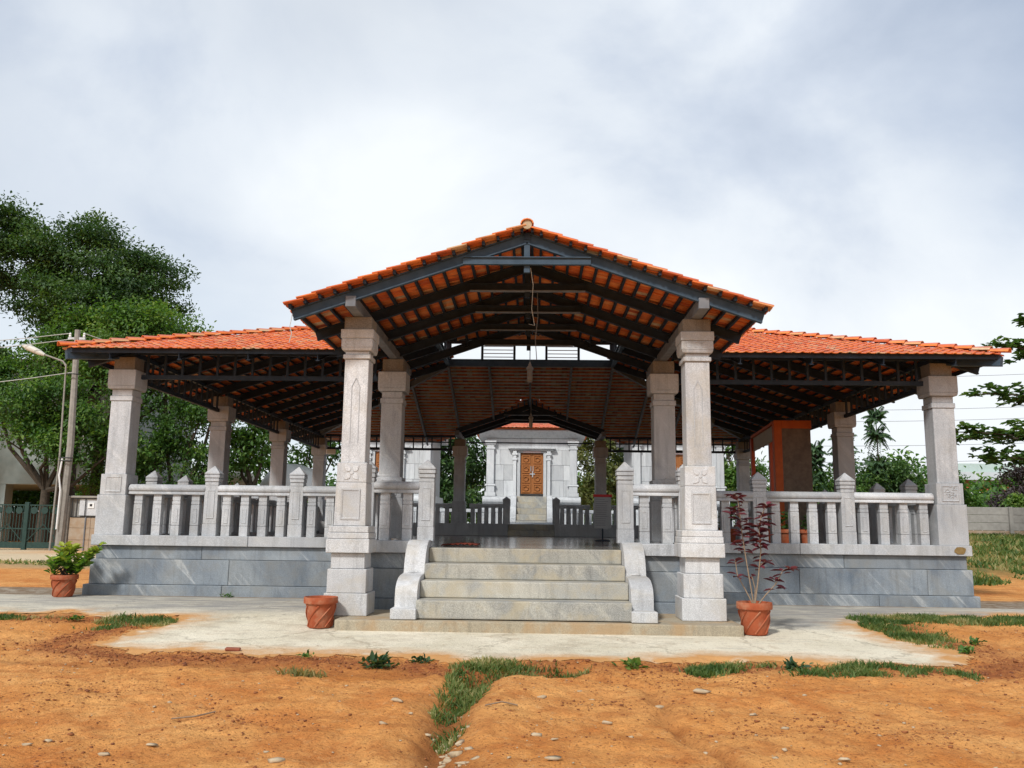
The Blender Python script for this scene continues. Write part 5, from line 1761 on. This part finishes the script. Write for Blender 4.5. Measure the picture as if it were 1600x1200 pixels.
def scatter(ells, n, thr=-.05, s=3.0):
    out = []
    area = sum(e[2]*e[3] for e in ells)
    for (cx, cy, rx, ry) in ells:
        k = int(n*rx*ry/area*2.6)
        r = np.sqrt(RNG.random(k))
        a = RNG.uniform(0, 6.28, k)
        x, y = cx+1.25*rx*r*np.cos(a), cy+1.25*ry*r*np.sin(a)
        ok = fbm(x, y, s, 5, .6)+.42*(.62-r)+RNG.normal(0, .17, k) > thr
        out.append(np.stack([x[ok], y[ok]], 1))
    return np.concatenate(out)
blades('grass', 'grass growing down the gully in front of the stairs', scatter([(-.05, -5.15, .42, .20), (.30, -5.12, .22, .13), (-.36, -5.55, .16, .30), (-.40, -6.1, .12, .30), (-.42, -6.55, .10, .25), (-.40, -6.95, .09, .22)], 4200, .03), .060, M['grass'])
blades('grass', 'grass tufts along the apron edge on the right', scatter([(1.55, -5.0, .26, .24), (1.8, -4.86, .25, .12), (2.35, -5.08, .32, .15), (2.75, -4.95, .40, .20), (3.15, -5.05, .35, .18), (3.4, -5.15, .18, .12)], 4600, .10, 4.0), .062, M['grass'])
blades('grass', 'green grass wedge between the apron and the right edge', scatter([(4.45, -1.75, .55, .28), (4.15, -2.4, .35, .45), (4.9, -1.8, .8, .35), (5.9, -1.75, .9, .42), (4.1, -3.1, .28, .55), (6.8, -1.9, .9, .5)], 14000, -.02, 2.6), .058, M['grass'])
blades('grass', 'small grass wedge left of the apron', scatter([(-4.3, -2.62, .42, .20), (-3.95, -2.85, .18, .28), (-4.25, -3.1, .35, .10), (-5.4, -2.62, .45, .12), (-6.4, -2.55, .45, .14)], 3600, .03, 3.5), .055, M['grass'])
blades('grass', 'dry little tuft on the orange earth', scatter([(-1.62, -5.52, .16, .10)], 160, -.1), .06, M['grass_dry'])
pts = np.stack([RNG.uniform(6.3, 15, 26000), RNG.uniform(4.6, 17.6, 26000)], 1)
pts = pts[(fbm(pts[:, 0], pts[:, 1], .8, 4) > -.22+.5*np.clip(5.6-pts[:, 1], 0, 1))]
blades('grass', 'rough dry grass on the bank below the boundary wall', pts, .15, M['grass'], .020)
pts = np.stack([RNG.uniform(-17, -6.4, 9000), RNG.uniform(5, 15, 9000)], 1)
pts = pts[a_green(pts[:, 0], pts[:, 1]) > .45]
blades('grass', 'short grass strip along the road near the compound wall', pts, .10, M['grass'], .02)

# a pebble as a rough low solid
def pebble_mesh(name, m, seed, flat=.55):
    r = np.random.default_rng(seed)
    bm = bmesh.new()
    for k in range(13 if m is None else 9):
        d = r.normal(size=3)
        d /= np.linalg.norm(d)
        d = np.sign(d)*np.abs(d)**.7
        bm.verts.new((d[0]*r.uniform(.8, 1.15), d[1]*r.uniform(.6, .95), d[2]*flat))
    g = bmesh.ops.convex_hull(bm, input=bm.verts)
    bmesh.ops.delete(bm, geom=[q for q in g['geom_interior'] if isinstance(q, bmesh.types.BMVert)], context='VERTS')
    bmesh.ops.triangulate(bm, faces=bm.faces)
    bm.verts.index_update()
    V = np.array([v_.co[:] for v_ in bm.verts])
    F = np.array([[v_.index for v_ in f.verts] for f in bm.faces])
    bm.free()
    return V, F
def gravel(name, label, pts, size, m, seed, sink=.3):
    V0, F0 = pebble_mesh('pebble', m, seed)
    n = len(pts)
    s = size*np.exp(RNG.normal(-.25, .5, n))
    a = RNG.uniform(0, 6.28, n)
    ca, sa = np.cos(a)[:, None], np.sin(a)[:, None]
    X = V0[None, :, 0]*ca-V0[None, :, 1]*sa
    Y = V0[None, :, 0]*sa+V0[None, :, 1]*ca
    z = H(pts[:, 0], pts[:, 1])
    V = np.stack([pts[:, :1]+X*s[:, None], pts[:, 1:]+Y*s[:, None], z[:, None]+(V0[None, :, 2]+sink)*s[:, None]*.8], 2).reshape(-1, 3)
    F = (F0[None]+(np.arange(n)*len(V0))[:, None, None]).reshape(-1, 3)
    me = np_mesh(name, V, F, m)
    o = link_mesh(name, me, None, (0, 0, 0))
    tag(o, label, kind='stuff')
def band(n, fn):
    p = np.stack([RNG.uniform(-6.5, 5.5, n), RNG.uniform(-8.4, -2.4, n)], 1)
    k = fn(p[:, 0], p[:, 1])
    k = k*(apron_mask(p[:, 0], p[:, 1]) < .0)
    return p[RNG.random(n) < k]
gravel('gravel', 'loose dark red crumbs of earth along the apron edge', band(60000, lambda x, y: np.clip(a_red(x, y)*.8, 0, 1)), .0115, M['clod'], 2)
gravel('gravel', 'fine crumbs of earth spread over the orange ground', band(80000, lambda x, y: np.clip(.16+1.5*(fbm(x, y, 1.3, 5)), .06, .9)), .0062, M['clod'], 3)
gravel('gravel', 'pale grit spread over the orange ground', band(7000, lambda x, y: np.clip(.10+.35*fbm(x, y, 1.7, 3), .02, .4)), .0085, M['chip'], 4)
pts = np.stack([RNG.uniform(-4.5, 4, 1500), RNG.uniform(-4.7, -2.2, 1500)], 1)
pts = pts[(apron_mask(pts[:, 0], pts[:, 1]) > .02) & (fbm(pts[:, 0], pts[:, 1], 1.5, 3) > .02)]
gravel('gravel', 'grit lying on the pale apron', pts, .0065, M['clod'], 5)
gp = np.array([(GULLY[4][0]+RNG.normal(0, .05)+.12*t_, -6.9-1.1*t_) for t_ in RNG.random(90)])
gravel('gravel', 'pale rubble washed into the bottom of the gully', gp, .020, M['chip'], 9, .1)
STN = [(-.77, -6.52, .060, 'flat pale stone left of the gully'), (-.54, -6.59, .045, 'pale stone at the left lip of the gully'), (-.51, -7.07, .032, 'small pale stone at the gully bend'),
       (-1.92, -7.52, .042, 'square pale stone in the left foreground'), (-2.12, -7.62, .040, 'flat pale chip near the lower left'), (-2.60, -7.50, .036, 'narrow pale chip at the lower left edge'),
       (-2.53, -7.42, .030, 'small pale chip close to the left edge'), (.16, -6.09, .048, 'pale flat stone on the mound right of the gully'), (.54, -6.79, .045, 'grey stone right of the gully'),
       (.12, -7.14, .048, 'pale rounded stone right of the gully'), (.22, -7.26, .028, 'small white stone right of the gully'), (1.27, -5.93, .085, 'largest flat pale stone in the right foreground'),
       (.95, -6.14, .045, 'pale stone lodged in the narrow right rut'), (1.50, -6.51, .040, 'flat pale stone below the largest one'), (1.59, -6.89, .034, 'small pale stone in the right foreground'),
       (.44, -5.83, .036, 'pale chip at the top of the mound'), (.50, -6.12, .030, 'little pale chip on the mound'), (1.36, -7.53, .030, 'small pale chip at the lower right'),
       (.19, -7.72, .065, 'pale stone at the bottom edge right of the gully'), (-.36, -7.43, .050, 'pale stone low in the gully, on the left'), (-.27, -7.53, .052, 'pale stone low in the gully, in the middle'),
       (-.24, -7.40, .036, 'small stone in the gully below the grass'), (-.30, -7.61, .046, 'stone at the very bottom of the gully'), (-.20, -7.56, .034, 'stone at the right side of the gully bed'),
       (-.40, -7.25, .034, 'small stone at the upper end of the gully bed'), (-1.18, -7.76, .055, 'flat pale stone at the bottom edge left of the gully'), (-.76, -7.09, .034, 'small pale chip left of the gully stones'),
       (1.98, -5.98, .030, 'pale chip to the right of the largest flat stone'), (1.69, -7.59, .042, 'pale flat stone at the lower right'), (-1.3, -7.55, .026, 'tiny pale stone left of centre at the bottom')]
for i, (x, y, s, lb) in enumerate(STN):
    V0, F0 = pebble_mesh('stone', None, 50+i, RNG.uniform(.28, .5))
    a = RNG.uniform(-.6, .6)
    Rm = np.array([[math.cos(a), -math.sin(a), 0], [math.sin(a), math.cos(a), 0], [0, 0, 1]])
    z = gz(x, y)
    me = np_mesh('stone', (V0*np.array([1.0, .72, .75]))@Rm.T*s*.86, F0, M['chip'])
    o = link_mesh('stone', me, None, (x, y, z+s*.12))
    tag(o, lb, 'stone', 'pale stones lying on the orange earth')
sh_ = MB().box(-2.60, -2.47, -4.50, -4.44, gz(-2.54, -4.48)+.008, gz(-2.54, -4.48)+.032).build('tile_shard', M['shard'], None, None, .006)
tag(sh_, 'broken red brown tile lying on the apron edge', 'tile shard')
sh_.rotation_euler = (.06, .04, .15)
tw = MB().tube([(-2.05, -6.95, gz(-2.05, -6.95)+.012), (-1.93, -6.88, gz(-1.93, -6.88)+.02), (-1.86, -6.75, gz(-1.86, -6.75)+.012)], .005, 5).build('dry_twig', M['twig'], None)
tag(tw, 'dry pale twig lying on the orange earth at the left', 'twig')
tw = MB().tube([(-.20, -6.62, gz(-.2, -6.62)+.014), (-.10, -6.52, gz(-.1, -6.52)+.022), (.0, -6.47, gz(0, -6.47)+.014)], .005, 5).build('dry_twig', M['twig'], None)
tag(tw, 'dry pale twig lying on the right lip of the gully', 'twig')

# a small flood light on the rear left column and loose wires at the gable
fl = empty('flood_light', (-W+.32, YB-.25, 2.1))
tag(fl, 'small white flood light fixed by the rear left column', 'flood light')
MB().box(-W+.24, -W+.50, YB-.34, YB-.28, 2.06, 2.20).build('housing', M['white'], fl, None, .01)
MB().box(-W+.27, -W+.47, YB-.346, YB-.342, 2.08, 2.18).build('lens', M['lamp_glass'], fl)
MB().beam((-W+.22, YB-.2, 2.13), (-W+.37, YB-.28, 2.13), .03, .03).build('bracket', M['steel_dark'], fl)
wr_ = MB().tube([(.04, -3.06, 3.0), (.07, -2.9, 2.85), (.055, -2.4, 2.70), (.09, -2.2, 2.55), (.02, -2.05, 2.60)], .0038, 5).build('cable', M['wire_pale'], None)
tag(wr_, 'loose pale cable dangling below the gable collar beam', 'cable')
wr_ = MB().tube([(.12, -2.04, 3.0), (.13, -2.0, 2.7), (.10, -1.9, 2.45), (.12, -1.85, 2.2)], .005, 5).build('cable', M['wire'], None)
tag(wr_, 'thin dark cable dangling behind the gable truss', 'cable')
wr_ = MB().tube([(-2.55, -3.14, 2.44), (-2.57, -3.15, 2.30), (-2.545, -3.15, 2.22), (-2.57, -3.14, 2.12)], .005, 5).build('cable', M['wire_pale'], None)
tag(wr_, 'short cable hanging from the left tip of the gable', 'cable')
